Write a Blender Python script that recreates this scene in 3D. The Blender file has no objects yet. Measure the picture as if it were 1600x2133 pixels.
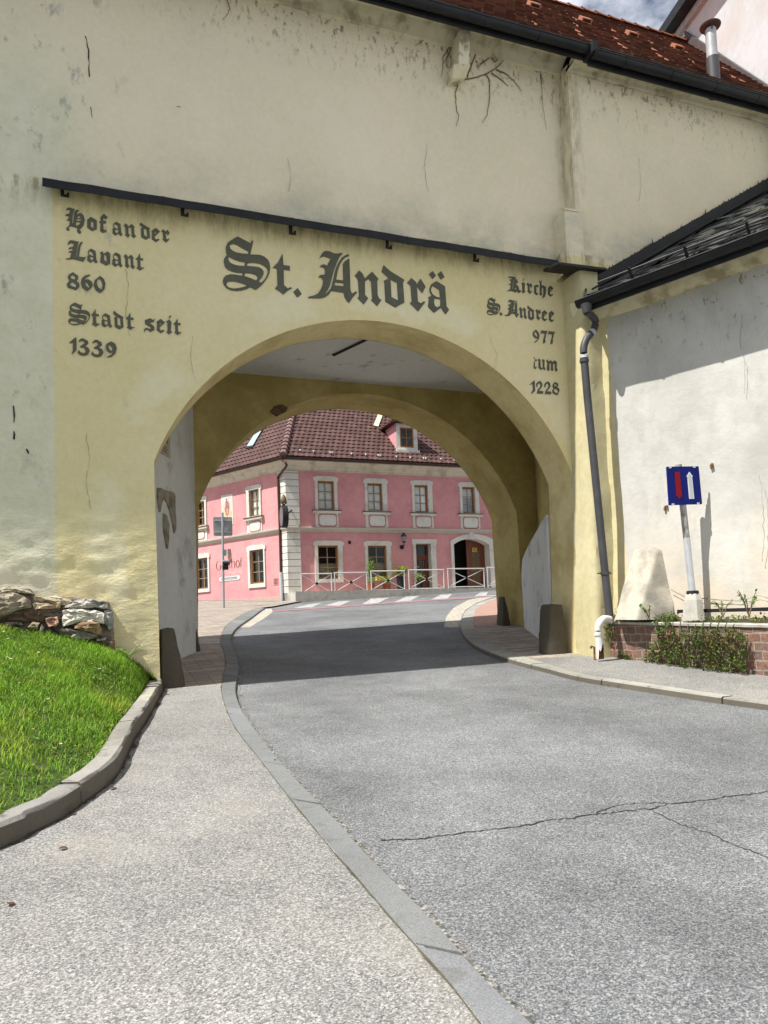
import bpy, bmesh, math, random
import numpy as np
from math import sin, cos, tan, pi, radians, sqrt, atan2
from mathutils import Vector, Matrix, noise as mnoise
from mathutils.geometry import delaunay_2d_cdt, tessellate_polygon
random.seed(7); RNG = np.random.default_rng(7)
scene = bpy.context.scene
COL = scene.collection
# ------------------------------------------------------------------ camera
FPX = 1540.0; PSI = radians(20.3); PIT = radians(3.5); ROL = radians(2.2)
CX = 800.0; CY = 1300.0 - FPX * tan(PIT)
CAM = np.array([0.0, 0.0, 1.6])
_r0 = np.array([cos(PSI), -sin(PSI), 0.0])
FW = np.array([sin(PSI) * cos(PIT), cos(PSI) * cos(PIT), sin(PIT)])
_u0 = np.cross(_r0, FW)
RT = cos(ROL) * _r0 - sin(ROL) * _u0
UP = sin(ROL) * _r0 + cos(ROL) * _u0
cd = bpy.data.cameras.new("camera"); cam = bpy.data.objects.new("camera", cd); COL.objects.link(cam)
cam.matrix_world = Matrix(((RT[0], UP[0], -FW[0], 0), (RT[1], UP[1], -FW[1], 0), (RT[2], UP[2], -FW[2], 1.6), (0, 0, 0, 1)))
cd.sensor_fit = 'VERTICAL'; cd.sensor_height = 36.0; cd.lens = FPX / 2133.0 * 36.0
cd.shift_y = (CY - 1066.5) / 2133.0
cd.clip_start = 0.05; cd.clip_end = 2000
scene.camera = cam
# ------------------------------------------------------------------ light
SUN_EL = radians(60.0); SUN_D = radians(9.5)      # the sun stands left, a little in front of the gate wall
SUNV = Vector((-cos(SUN_EL) * cos(SUN_D), -cos(SUN_EL) * sin(SUN_D), sin(SUN_EL)))
sd = bpy.data.lights.new("sun", 'SUN'); sun = bpy.data.objects.new("sun", sd); COL.objects.link(sun)
sun.rotation_euler = SUNV.to_track_quat('Z', 'Y').to_euler()
sun.location = (-20, -3, 40)
sd.energy = 5.0; sd.angle = radians(0.5); sd.color = (1.0, 0.965, 0.91)
world = bpy.data.worlds.new("World"); scene.world = world; world.use_nodes = True
wn = world.node_tree; wl = wn.links
bg = wn.nodes['Background']; bg.inputs[1].default_value = 0.070
sky = wn.nodes.new('ShaderNodeTexSky'); sky.sky_type = 'NISHITA'; sky.sun_disc = False
sky.sun_elevation = SUN_EL; sky.sun_rotation = -pi / 2 - SUN_D
sky.air_density = 1.0; sky.dust_density = 1.5
wtc = wn.nodes.new('ShaderNodeTexCoord')
wmap = wn.nodes.new('ShaderNodeMapping'); wmap.inputs['Scale'].default_value = (1.0, 1.0, 2.0); wmap.inputs['Location'].default_value = (0.35, 0.1, 0.2)
wnz = wn.nodes.new('ShaderNodeTexNoise'); wnz.inputs['Scale'].default_value = 4.5; wnz.inputs['Detail'].default_value = 8; wnz.inputs['Roughness'].default_value = 0.6
wrp = wn.nodes.new('ShaderNodeValToRGB'); wrp.color_ramp.elements[0].position = 0.42; wrp.color_ramp.elements[1].position = 0.66
wmx = wn.nodes.new('ShaderNodeMix'); wmx.data_type = 'RGBA'
wl.new(wtc.outputs['Generated'], wmap.inputs['Vector']); wl.new(wmap.outputs[0], wnz.inputs['Vector'])
wdt = wn.nodes.new('ShaderNodeVectorMath'); wdt.operation = 'DOT_PRODUCT'; wl.new(wtc.outputs['Generated'], wdt.inputs[0]); wdt.inputs[1].default_value = (0.42, 0.55, 0.72)   # a cloud bank stands over the church side
wmr = wn.nodes.new('ShaderNodeMapRange'); wmr.inputs[1].default_value = 0.75; wmr.inputs[2].default_value = 0.98; wmr.inputs[3].default_value = -0.02; wmr.inputs[4].default_value = 0.075; wl.new(wdt.outputs['Value'], wmr.inputs[0])
wad = wn.nodes.new('ShaderNodeMath'); wl.new(wnz.outputs['Fac'], wad.inputs[0]); wl.new(wmr.outputs[0], wad.inputs[1])
wl.new(wad.outputs[0], wrp.inputs[0]); wl.new(wrp.outputs[0], wmx.inputs[0])
wl.new(sky.outputs[0], wmx.inputs[6]); wmx.inputs[7].default_value = (14.0, 14.3, 15.0, 1)
wl.new(wmx.outputs[2], bg.inputs[0])
scene.view_settings.view_transform = 'Standard'; scene.view_settings.look = 'None'
scene.view_settings.gamma = 1.0; scene.view_settings.use_curve_mapping = False
scene.view_settings.exposure = 0.48
try:
    scene.cycles.use_denoising = True
    scene.cycles.max_bounces = 8; scene.cycles.diffuse_bounces = 5; scene.cycles.transparent_max_bounces = 8
except Exception: pass
# ------------------------------------------------------------------ picture point -> place in the world
def ray(x, y): return FW + RT * (x - CX) / FPX - UP * (y - CY) / FPX
def onplane(x, y, P0, n):
    d = ray(x, y); return CAM + d * (((np.asarray(P0) - CAM) @ np.asarray(n)) / (d @ np.asarray(n)))
def AtY(x, y, Y): return onplane(x, y, (0, Y, 0), (0, 1, 0))
def AtX(x, y, X): return onplane(x, y, (X, 0, 0), (1, 0, 0))
SL = 0.092
def sstep(a, b, x):
    t = min(1, max(0, (x - a) / (b - a))); return t * t * (3 - 2 * t)
def gz(x, y):
    q = x * sin(PSI) + y * cos(PSI)
    q = -12 + (q + 12) * 0.3 if q < -12 else q
    q = max(q, -45)
    q = 36 + (q - 36) * 0.1 if q > 36 else q
    q = min(q, 50)
    return SL * q - 0.013 * min(max(x - 0.5, 0), 6.5) * (1 - sstep(10, 18, y))
def G(x, y, h=0.0):
    d = ray(x, y); t = 5.0
    def f(t):
        p = CAM + d * t; return p[2] - gz(p[0], p[1]) - h
    n = np.array([-SL * sin(PSI), -SL * cos(PSI), 1.0]); t = ((np.array([0, 0, h]) - CAM) @ n) / (d @ n)
    t0 = t * 0.98; 
    for _ in range(12):
        f0, f1 = f(t0), f(t)
        if abs(f1 - f0) < 1e-12: break
        t0, t = t, t - f1 * (t - t0) / (f1 - f0)
    return CAM + d * t
def crop(ox, oy, s): return lambda pts: [(ox + x / s, oy + y / s) for x, y in pts]
# ------------------------------------------------------------------ materials
class NT:
    def __init__(s, name, rough=0.85, spec=0.3):
        s.m = bpy.data.materials.new(name); s.m.use_nodes = True; s.t = s.m.node_tree
        s.b = s.t.nodes['Principled BSDF']; s.b.inputs['Roughness'].default_value = rough
        s.b.inputs['Specular IOR Level'].default_value = spec
        g = s.n('ShaderNodeNewGeometry'); s.pos = g.outputs['Position']; s.geo = g
    def n(s, ty, ins=None, **pr):
        nd = s.t.nodes.new(ty)
        for k, v in pr.items(): setattr(nd, k, v)
        for k, v in (ins or {}).items(): s.set(nd.inputs[k], v)
        return nd
    def set(s, sock, v):
        if isinstance(v, bpy.types.NodeSocket): s.t.links.new(v, sock)
        elif isinstance(v, (tuple, list)) and len(v) == 3 and sock.type == 'RGBA': sock.default_value = (*v, 1)
        else: sock.default_value = v
    def noise(s, scale, detail=4, rough=0.55, vec=None, dist=0.0):
        return s.n('ShaderNodeTexNoise', {'Vector': vec or s.pos, 'Scale': scale, 'Detail': detail, 'Roughness': rough, 'Distortion': dist}).outputs['Fac']
    def vscale(s, v, vec=None): return s.n('ShaderNodeVectorMath', {0: vec or s.pos, 1: v}, operation='MULTIPLY').outputs[0]
    def vadd(s, a, b): return s.n('ShaderNodeVectorMath', {0: a, 1: b}, operation='ADD').outputs[0]
    def xyz(s, vec=None):
        o = s.n('ShaderNodeSeparateXYZ', {0: vec or s.pos}).outputs; return o[0], o[1], o[2]
    def comb(s, x, y, z): return s.n('ShaderNodeCombineXYZ', {0: x, 1: y, 2: z}).outputs[0]
    def M(s, op, a, b=0.0, clamp=False):
        return s.n('ShaderNodeMath', {0: a, 1: b}, operation=op, use_clamp=clamp).outputs[0]
    def rng(s, v, a, b, c=0.0, d=1.0): return s.n('ShaderNodeMapRange', {0: v, 1: a, 2: b, 3: c, 4: d}).outputs[0]
    def ramp(s, f, st):
        nd = s.n('ShaderNodeValToRGB', {0: f}); e = nd.color_ramp.elements
        while len(e) < len(st): e.new(0.5)
        for i, (p, c) in enumerate(st): e[i].position = p; e[i].color = (*c, 1) if len(c) == 3 else c
        return nd.outputs[0]
    def mix(s, f, a, b, bl='MIX'):
        return s.n('ShaderNodeMix', {0: f, 6: a, 7: b}, data_type='RGBA', blend_type=bl).outputs[2]
    def bump(s, h, st=0.5, dist=0.02, nrm=None):
        i = {'Height': h, 'Strength': st, 'Distance': dist}
        if nrm: i['Normal'] = nrm
        return s.n('ShaderNodeBump', i).outputs[0]
    def out(s, col=None, nrm=None, rough=None, metal=None):
        if col is not None: s.set(s.b.inputs['Base Color'], col)
        if nrm is not None: s.set(s.b.inputs['Normal'], nrm)
        if rough is not None: s.set(s.b.inputs['Roughness'], rough)
        if metal is not None: s.set(s.b.inputs['Metallic'], metal)
        return s.m
    def vcol(s, name='Col'): return s.n('ShaderNodeVertexColor', layer_name=name).outputs[0]
def simple(name, c, rough=0.7, metal=0.0, var=0.15, sc=6.0, spec=0.3, bump=0.0, bsc=60):
    t = NT(name, rough, spec)
    n = t.noise(sc, 5)
    col = t.mix(t.rng(n, 0.3, 0.7), tuple(x * (1 - var) for x in c), tuple(min(1, x * (1 + var)) for x in c))
    nr = t.bump(t.noise(bsc, 3), bump, 0.01) if bump else None
    return t.out(col, nr, metal=metal)
def plaster(name, c, c2, stain=None, sth=(0.58, 0.75), ssc=1.2, bumps=0.35, sc=0.7, stain_amt=0.7, bdist=0.02):
    t = NT(name, 0.92, 0.15)
    n1 = t.noise(sc, 6, 0.6); n2 = t.noise(9, 5, 0.6)
    col = t.mix(t.rng(n1, 0.3, 0.7), c, c2)
    col = t.mix(0.25, col, t.ramp(n2, [(0.3, (0.35, 0.35, 0.33)), (0.7, (0.75, 0.75, 0.72))]), 'OVERLAY')
    if stain:
        m = t.M('MULTIPLY', t.rng(t.noise(ssc, 8, 0.62, t.vadd(t.pos, (7.3, 1.7, 4.1))), sth[0], sth[1]), stain_amt)
        col = t.mix(m, col, stain)
    h = t.M('ADD', t.M('MULTIPLY', t.noise(5, 5, 0.6), 0.8), t.M('MULTIPLY', t.noise(45, 4, 0.6), 0.22))
    return t.out(col, t.bump(h, bumps, bdist))
# ------------------------------------------------------------------ mesh builder and scene tree
class MB:
    def __init__(s): s.v = []; s.f = []; s.mi = []; s.c = []
    def add(s, vs, fs, mi=0, col=None):
        k = len(s.v); s.v += [tuple(map(float, p)) for p in vs]; s.f += [tuple(k + i for i in f) for f in fs]; s.mi += [mi] * len(fs)
        s.c += [col or (1, 1, 1)] * len(vs)
        return s
    def quad(s, a, b, c, d, mi=0, col=None): return s.add([a, b, c, d], [(0, 1, 2, 3)], mi, col)
    def obox(s, o, ax, ay, az, mi=0, col=None):
        o, ax, ay, az = map(np.asarray, (o, ax, ay, az))
        p = [o, o + ax, o + ax + ay, o + ay]; q = [x + az for x in p]
        return s.add(p + q, [(3, 2, 1, 0), (4, 5, 6, 7), (0, 1, 5, 4), (1, 2, 6, 5), (2, 3, 7, 6), (3, 0, 4, 7)], mi, col)
    def box(s, a, b, mi=0, col=None):
        a = np.asarray(a, float); b = np.asarray(b, float)
        return s.obox(a, (b[0] - a[0], 0, 0), (0, b[1] - a[1], 0), (0, 0, b[2] - a[2]), mi, col)
    def prism(s, loops, vec, mi=0, col=None):
        if not isinstance(loops[0][0], (tuple, list, np.ndarray, Vector)): loops = [loops]
        vec = np.asarray(vec, float)
        flat = [np.asarray(p, float) for l in loops for p in l]; n = len(flat)
        tr = tessellate_polygon([[Vector(p) for p in l] for l in loops])
        fs = [tuple(t) for t in tr] + [tuple(i + n for i in reversed(t)) for t in tr]
        k = 0
        for l in loops:
            m = len(l)
            for i in range(m): a, b = k + i, k + (i + 1) % m; fs.append((a, b, b + n, a + n))
            k += m
        return s.add(flat + [p + vec for p in flat], fs, mi, col)
    def tube(s, pts, r, n=8, cap=True, mi=0, col=None):
        pts = [np.asarray(p, float) for p in pts]; rs = r if isinstance(r, (list, tuple)) else [r] * len(pts)
        vs = []; fs = []; ref = None
        for i, p in enumerate(pts):
            t = pts[min(i + 1, len(pts) - 1)] - pts[max(i - 1, 0)]; t = t / (np.linalg.norm(t) + 1e-9)
            if ref is None: ref = np.array([0, 0, 1.0]) if abs(t[2]) < 0.9 else np.array([1.0, 0, 0])
            a = np.cross(t, ref); a /= np.linalg.norm(a) + 1e-9; b = np.cross(t, a); ref = -b if False else ref
            for k in range(n): w = 2 * pi * k / n; vs.append(p + (a * cos(w) + b * sin(w)) * rs[i])
        for i in range(len(pts) - 1):
            for k in range(n): k2 = (k + 1) % n; fs.append((i * n + k, i * n + k2, (i + 1) * n + k2, (i + 1) * n + k))
        if cap: fs += [tuple(range(n))[::-1], tuple((len(pts) - 1) * n + k for k in range(n))]
        return s.add(vs, fs, mi, col)
    def lathe(s, o, prof, n=20, mi=0):
        vs = []; fs = []
        for r, z in prof:
            for k in range(n): w = 2 * pi * k / n; vs.append((o[0] + r * cos(w), o[1] + r * sin(w), o[2] + z))
        for i in range(len(prof) - 1):
            for k in range(n): k2 = (k + 1) % n; fs.append((i * n + k, i * n + k2, (i + 1) * n + k2, (i + 1) * n + k))
        fs += [tuple(range(n))[::-1], tuple((len(prof) - 1) * n + k for k in range(n))]
        return s.add(vs, fs, mi)
    def grid(s, P, mi=0, col=None, flip=False):
        nu, nv = len(P), len(P[0]); vs = [p for r in P for p in r]
        fs = [(i * nv + j, (i + 1) * nv + j, (i + 1) * nv + j + 1, i * nv + j + 1) for i in range(nu - 1) for j in range(nv - 1)]
        if flip: fs = [f[::-1] for f in fs]
        return s.add(vs, fs, mi, col)
    def half(s, a, b, r, n=8, mi=0):      # an open half-round gutter from a to b
        a, b = np.asarray(a, float), np.asarray(b, float); t = (b - a) / np.linalg.norm(b - a)
        w = np.cross(t, (0, 0, 1)); w /= np.linalg.norm(w)
        for rr in (r, r * 0.9):
            P = [[p + w * cos(pi * k / n) * rr - np.array([0, 0, 1.0]) * sin(pi * k / n) * rr for k in range(n + 1)] for p in (a, b)]
            s.grid(P, mi)
        for q in (a, b): s.add([q + w * cos(pi * k / n) * r - np.array([0, 0, 1.0]) * sin(pi * k / n) * r for k in range(n + 1)], [tuple(range(n + 1))], mi)
        for sg in (1, -1): s.tube([a + w * r * sg, b + w * r * sg], r * 0.14, 6, True, mi)
        return s
    def build(s, name, mats, parent=None, base=None, smooth=None, vcol=False):
        me = bpy.data.meshes.new(name)
        off = np.array(parent['_b'] if parent is not None else (base if base is not None else (0, 0, 0)), float)
        vs = np.array(s.v) - off
        me.from_pydata(vs.tolist(), [], s.f)
        for m in (mats if isinstance(mats, (list, tuple)) else [mats]): me.materials.append(m)
        if any(s.mi): me.polygons.foreach_set('material_index', s.mi)
        if vcol:
            ca = me.color_attributes.new('Col', 'FLOAT_COLOR', 'POINT')
            ca.data.foreach_set('color', np.c_[np.array(s.c), np.ones(len(s.c))].ravel())
        if smooth is not None:
            me.polygons.foreach_set('use_smooth', [True] * len(me.polygons))
            if smooth < 180: me.set_sharp_from_angle(angle=radians(smooth))
        me.validate(); me.update()
        o = bpy.data.objects.new(name, me); COL.objects.link(o)
        if parent is not None: o.parent = parent; o['_b'] = parent['_b']
        else: o.location = off; o['_b'] = tuple(map(float, off))
        return o
def tag(o, label=None, cat=None, group=None, kind=None):
    if label: o['label'] = label
    if cat: o['category'] = cat
    if group: o['group'] = group
    if kind: o['kind'] = kind
    return o
def thing(name, label, cat, base, group=None):
    o = bpy.data.objects.new(name, None); COL.objects.link(o); o.location = tuple(map(float, base)); o['_b'] = tuple(map(float, base))
    o.empty_display_size = 0.2
    return tag(o, label, cat, group)
def inpoly(P, poly):
    x, y = P[:, 0], P[:, 1]; r = np.zeros(len(P), bool); n = len(poly)
    for i in range(n):
        x1, y1 = poly[i]; x2, y2 = poly[(i + 1) % n]
        if y1 == y2: continue
        c = ((y1 > y) != (y2 > y)) & (x < (x2 - x1) * (y - y1) / (y2 - y1) + x1); r ^= c
    return r
def resample(pts, step, closed=False):
    pts = [np.asarray(p, float) for p in pts]; out = []
    m = len(pts) if closed else len(pts) - 1
    for i in range(m):
        a, b = pts[i], pts[(i + 1) % len(pts)]; k = max(1, int(np.linalg.norm(b - a) / step + 0.5))
        out += [a + (b - a) * j / k for j in range(k)]
    if not closed: out.append(pts[-1])
    return out
def bylen(pts, n):
    P = np.array(pts, float); L = np.r_[0, np.cumsum(np.linalg.norm(np.diff(P, axis=0), axis=1))]
    t = np.linspace(0, L[-1], n); return np.stack([np.interp(t, L, P[:, k]) for k in range(P.shape[1])], 1)
def smooth_path(pts, n=6):
    P = [np.asarray(p, float) for p in pts]; P = [2 * P[0] - P[1]] + P + [2 * P[-1] - P[-2]]; o = []
    for i in range(1, len(P) - 2):
        for k in range(n):
            t = k / n; a, b, c, d = P[i - 1], P[i], P[i + 1], P[i + 2]
            o.append(0.5 * (2 * b + (c - a) * t + (2 * a - 5 * b + 4 * c - d) * t * t + (3 * b - a - 3 * c + d) * t ** 3))
    o.append(P[-2]); return o
def sheet(outer, holes, step, fn, mb=None, mi=0):
    """fill a flat outline (with holes) with small faces and lift each vertex with fn(u, v)"""
    mb = mb or MB(); V = []; E = []
    loops = [resample(outer, step, True)] + [resample(h, step, True) for h in holes]
    for l in loops:
        k = len(V); V += [Vector((p[0], p[1])) for p in l]; E += [(k + i, k + (i + 1) % len(l)) for i in range(len(l))]
    o = np.array(outer, float); lo, hi = o.min(0), o.max(0)
    gx, gy = np.meshgrid(np.arange(lo[0] + step * .5, hi[0], step), np.arange(lo[1] + step * .5, hi[1], step))
    Q = np.c_[gx.ravel(), gy.ravel()] + RNG.uniform(-.12, .12, (gx.size, 2)) * step
    ok = inpoly(Q, [tuple(p[:2]) for p in o])
    for h in holes: ok &= ~inpoly(Q, [tuple(p[:2]) for p in h])
    B = np.array([(v.x, v.y) for v in V])
    Q = Q[ok]
    if len(Q):
        keep = np.array([np.min(np.abs(B - q).max(1)) > step * .35 for q in Q]) if len(Q) * len(B) < 4e7 else np.ones(len(Q), bool)
        Q = Q[keep]
    V += [Vector(q) for q in Q]
    r = delaunay_2d_cdt(V, E, [], 0, 1e-6)
    ov = np.array([(v.x, v.y) for v in r[0]]); tf = np.array([f for f in r[2] if len(f) == 3])
    cen = ov[tf].mean(1); ok = inpoly(cen, [tuple(p[:2]) for p in o])
    for h in holes: ok &= ~inpoly(cen, [tuple(p[:2]) for p in h])
    mb.add([fn(*p) for p in ov], [tuple(t) for t in tf[ok]], mi)
    return mb
def fbm(x, y, z=0.0, o=4): return mnoise.fractal(Vector((x, y, z)), 0.9, 2.1, o)
# ------------------------------------------------------------------ surfaces
def mat_aggregate(name, stops, sc, big=0.25, rough=0.9, tint=None):
    t = NT(name, rough, 0.25)
    v = t.n('ShaderNodeTexVoronoi', {'Vector': t.pos, 'Scale': sc, 'Randomness': 1.0})
    r = t.n('ShaderNodeSeparateColor', {0: v.outputs['Color']}).outputs[0]
    n = t.noise(sc * 0.45, 3, 0.6)
    f = t.M('ADD', t.M('MULTIPLY', r, 0.62), t.M('MULTIPLY', t.rng(n, 0.3, 0.7), 0.38))
    col = t.ramp(f, stops)
    big1 = t.noise(0.55, 5, 0.6); big2 = t.noise(3.3, 5, 0.65)
    col = t.mix(big, col, t.ramp(big1, [(0.35, (0.3, 0.3, 0.3)), (0.65, (0.72, 0.72, 0.72))]), 'OVERLAY')
    col = t.mix(big * 0.7, col, t.ramp(big2, [(0.3, (0.33, 0.33, 0.33)), (0.7, (0.66, 0.66, 0.66))]), 'OVERLAY')
    if tint: col = t.mix(t.M('MULTIPLY', t.rng(t.noise(1.1, 6, 0.6), 0.5, 0.72), 0.5), col, tint)
    return t.out(col, t.bump(f, 0.55, 0.006))
m_road = mat_aggregate('asphalt', [(0.12, (0.062, 0.065, 0.067)), (0.40, (0.125, 0.13, 0.133)), (0.66, (0.205, 0.21, 0.213)), (0.92, (0.35, 0.352, 0.345))], 155, 0.55)
m_path = mat_aggregate('exposed_aggregate', [(0.10, (0.09, 0.088, 0.083)), (0.38, (0.18, 0.177, 0.167)), (0.64, (0.28, 0.275, 0.26)), (0.92, (0.46, 0.453, 0.43))], 150, 0.42, tint=(0.27, 0.25, 0.21))
def mat_kerb(name, c, st=0.55, side=0.0):
    t = NT(name, 0.85, 0.3)
    n = t.noise(110, 3, 0.7)
    col = t.mix(t.rng(n, 0.3, 0.7), tuple(x * 0.72 for x in c), tuple(x * 1.25 for x in c))
    col = t.mix(0.35, col, t.ramp(t.noise(2.2, 6, 0.65), [(0.3, (0.32, 0.32, 0.31)), (0.7, (0.7, 0.7, 0.69))]), 'OVERLAY')
    col = t.mix(t.M('MULTIPLY', t.rng(t.noise(6, 6, 0.7), 0.64 - st * .09, 0.70), st), col, (0.10, 0.095, 0.08))
    col = t.mix(1.0, col, t.vcol(), 'MULTIPLY')
    if side:      # shade of the upright faces put into the colour, with brown stains
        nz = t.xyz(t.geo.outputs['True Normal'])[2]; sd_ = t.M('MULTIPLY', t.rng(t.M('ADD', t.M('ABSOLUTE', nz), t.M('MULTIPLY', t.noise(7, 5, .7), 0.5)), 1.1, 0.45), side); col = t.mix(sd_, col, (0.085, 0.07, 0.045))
    return t.out(col, t.bump(t.M('ADD', n, t.M('MULTIPLY', t.noise(18, 5, .7), 1.5)), 0.4, 0.006))
m_kerb = mat_kerb('granite', (0.185, 0.192, 0.192), 0.65)
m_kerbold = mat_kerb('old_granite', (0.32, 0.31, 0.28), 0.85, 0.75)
m_guard = mat_kerb('dark_granite', (0.085, 0.073, 0.053), 0.8)
def mat_paving(name, c1, c2, gap, w, h, off):
    t = NT(name, 0.88, 0.25)
    x, y, z = t.xyz()
    vec = t.comb(x, y, 0.0)
    wob = t.n('ShaderNodeTexNoise', {'Vector': t.pos, 'Scale': 3.0, 'Detail': 3})
    vec = t.vadd(vec, t.vscale((0.05, 0.05, 0), wob.outputs['Color']))
    br = t.n('ShaderNodeTexBrick', {'Vector': vec, 'Color1': c1, 'Color2': c2, 'Mortar': gap, 'Scale': 1.0, 'Mortar Size': 0.006, 'Mortar Smooth': 0.3, 'Bias': 0.0, 'Brick Width': w, 'Row Height': h})
    col = t.mix(0.5, br.outputs['Color'], t.ramp(t.noise(14, 6, 0.7, t.vscale((0.25, 1.6, 1))), [(0.3, (0.25, 0.25, 0.25)), (0.7, (0.75, 0.74, 0.72))]), 'OVERLAY')
    hgt = t.M('SUBTRACT', t.M('MULTIPLY', t.noise(20, 4), 0.3), br.outputs['Fac'])
    return t.out(col, t.bump(hgt, 0.6, 0.015))
m_pave = mat_paving('stone_strips', (0.44, 0.385, 0.325), (0.25, 0.21, 0.175), (0.08, 0.07, 0.06), 0.42, 0.085, 0)
m_pavered = mat_paving('reddish_paving', (0.42, 0.26, 0.21), (0.36, 0.225, 0.185), (0.28, 0.20, 0.16), 0.22, 0.11, 0)
m_sett = mat_paving('granite_setts', (0.46, 0.43, 0.36), (0.38, 0.355, 0.30), (0.2, 0.18, 0.14), 0.16, 0.20, 0)
m_white = simple('white_road_paint', (0.37, 0.37, 0.36), 0.8, var=0.4, sc=7)
m_redline = simple('red_road_paint', (0.29, 0.165, 0.165), 0.8, var=0.2, sc=5)
m_soil = simple('soil', (0.09, 0.065, 0.04), 0.95, var=0.4, sc=20, bump=0.6)
m_crack = simple('crack_dark', (0.045, 0.042, 0.038), 0.95)
def mat_wall():
    """painted plaster of the gate: cream above, greenish grey at the left, yellow panel round the arch"""
    t = NT('gate_plaster', 0.93, 0.12)
    x, y, z = t.xyz(); lo = t.noise(0.55, 6, 0.6); mid = t.noise(2.6, 7, 0.62)
    wob = t.M('MULTIPLY', t.M('SUBTRACT', t.noise(6, 4), 0.5), 0.03)
    cream = t.mix(t.rng(lo, 0.3, 0.7), (0.77, 0.685, 0.48), (0.83, 0.735, 0.55))
    cream = t.mix(t.M('MULTIPLY', t.rng(t.noise(0.8, 5, 0.6, t.vadd(t.pos, (31, 2, 5))), 0.45, 0.65), 0.5), cream, (0.70, 0.65, 0.47))
    left = t.mix(t.rng(mid, 0.35, 0.65), (0.63, 0.62, 0.45), (0.72, 0.70, 0.54))
    lm = t.M('MULTIPLY', t.rng(t.M('ADD', x, t.M('MULTIPLY', mid, 1.0)), 0.7, -0.2), t.rng(z, 9.6, 8.2))
    cream = t.mix(t.M('MULTIPLY', lm, 0.8), cream, left)
    yel = t.mix(t.rng(lo, 0.35, 0.65), (0.72, 0.625, 0.335), (0.78, 0.68, 0.41))
    low = t.rng(t.M('ADD', z, t.M('MULTIPLY', mid, 1.6)), 3.7, 2.5)
    yel = t.mix(t.M('MULTIPLY', low, 0.55), yel, (0.80, 0.71, 0.42))
    # pale bands where the arch was patched
    dx = t.M('SUBTRACT', x, 3.635); dz = t.M('SUBTRACT', z, 2.568)
    rad = t.M('SQRT', t.M('ADD', t.M('MULTIPLY', dx, dx), t.M('MULTIPLY', dz, dz)))
    rr = t.M('ADD', rad, t.M('MULTIPLY', t.M('SUBTRACT', t.noise(1.5, 4), 0.5), 0.7))
    ring = t.M('MULTIPLY', t.rng(rr, 3.42, 3.52), t.rng(rr, 4.02, 3.80)); ring = t.M('MULTIPLY', ring, t.rng(t.noise(0.9, 3, 0.5, t.vadd(t.pos, (3, 0, 9))), 0.44, 0.54))
    yel = t.mix(t.M('MULTIPLY', ring, 0.55), yel, (0.82, 0.76, 0.54))
    pm = t.M('MULTIPLY', t.rng(t.M('ADD', x, wob), -0.625, -0.605), t.rng(t.M('ADD', z, wob), 7.14, 7.11))
    col = t.mix(pm, cream, yel)
    # grime: sooty above the canopy, streaky below it, mould spots under the eaves, grey scuffs at the left
    streak = t.noise(7, 7, 0.7, t.vscale((1, 1, 0.28)))
    g1 = t.M('MULTIPLY', t.rng(z, 8.0, 7.25), t.M('MULTIPLY', t.rng(z, 7.15, 7.24), t.rng(t.noise(1.1, 6, 0.65, t.vscale((1, 1, 1.4))), 0.40, 0.66)))
    g1 = t.M('MULTIPLY', g1, t.rng(x, -1.0, 6.0, 0.45, 1.0))
    col = t.mix(t.M('MULTIPLY', g1, 0.9), col, (0.36, 0.365, 0.30))
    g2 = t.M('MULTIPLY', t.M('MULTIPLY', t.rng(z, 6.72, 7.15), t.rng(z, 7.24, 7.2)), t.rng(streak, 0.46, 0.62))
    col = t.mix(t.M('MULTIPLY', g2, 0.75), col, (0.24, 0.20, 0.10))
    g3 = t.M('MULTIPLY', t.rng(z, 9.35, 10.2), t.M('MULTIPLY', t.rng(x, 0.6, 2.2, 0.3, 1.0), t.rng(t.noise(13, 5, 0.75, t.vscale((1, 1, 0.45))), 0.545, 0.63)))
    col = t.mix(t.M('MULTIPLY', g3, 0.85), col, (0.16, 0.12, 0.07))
    g4 = t.M('MULTIPLY', t.rng(x, 0.45, -0.25), t.M('MULTIPLY', t.rng(z, 3.0, 4.5), t.rng(t.noise(3.6, 8, 0.72, t.vscale((1, 1, 0.55))), 0.58, 0.66)))
    col = t.mix(t.M('MULTIPLY', g4, 0.7), col, (0.30, 0.30, 0.265))
    # stain running down the corner by the upright edge
    dxe = t.M('ABSOLUTE', t.M('SUBTRACT', x, t.M('ADD', 6.86, t.M('MULTIPLY', t.noise(2.5, 4), 0.12))))
    g6 = t.M('MULTIPLY', t.rng(dxe, 0.2, 0.02), t.M('MULTIPLY', t.rng(z, 7.7, 8.6), t.rng(streak, 0.42, 0.6)))
    col = t.mix(t.M('MULTIPLY', g6, 0.55), col, (0.22, 0.17, 0.10))
    spl = t.M('MULTIPLY', t.rng(t.M('ADD', z, t.M('MULTIPLY', t.noise(5, 6, 0.7), 0.8)), 1.75, 1.25), t.rng(x, 0.2, 0.4))
    col = t.mix(t.M('MULTIPLY', spl, 0.35), col, (0.36, 0.31, 0.20))
    col = t.mix(0.26, col, t.ramp(t.noise(16, 6, 0.65), [(0.3, (0.35, 0.35, 0.34)), (0.7, (0.72, 0.72, 0.70))]), 'OVERLAY')
    h = t.M('ADD', t.M('MULTIPLY', t.noise(4.5, 7, 0.65, t.vscale((1, 1, 1.8))), t.rng(z, 4.4, 2.4, 0.4, 2.4)), t.M('MULTIPLY', t.noise(50, 4, 0.6), 0.15))
    return t.out(col, t.bump(h, 0.4, 0.03))
m_gate = mat_wall()
m_arch = plaster('ochre_plaster', (0.68, 0.56, 0.28), (0.76, 0.64, 0.36), (0.46, 0.36, 0.15), (0.48, 0.66), 1.4, 0.3, 0.9)
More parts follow.
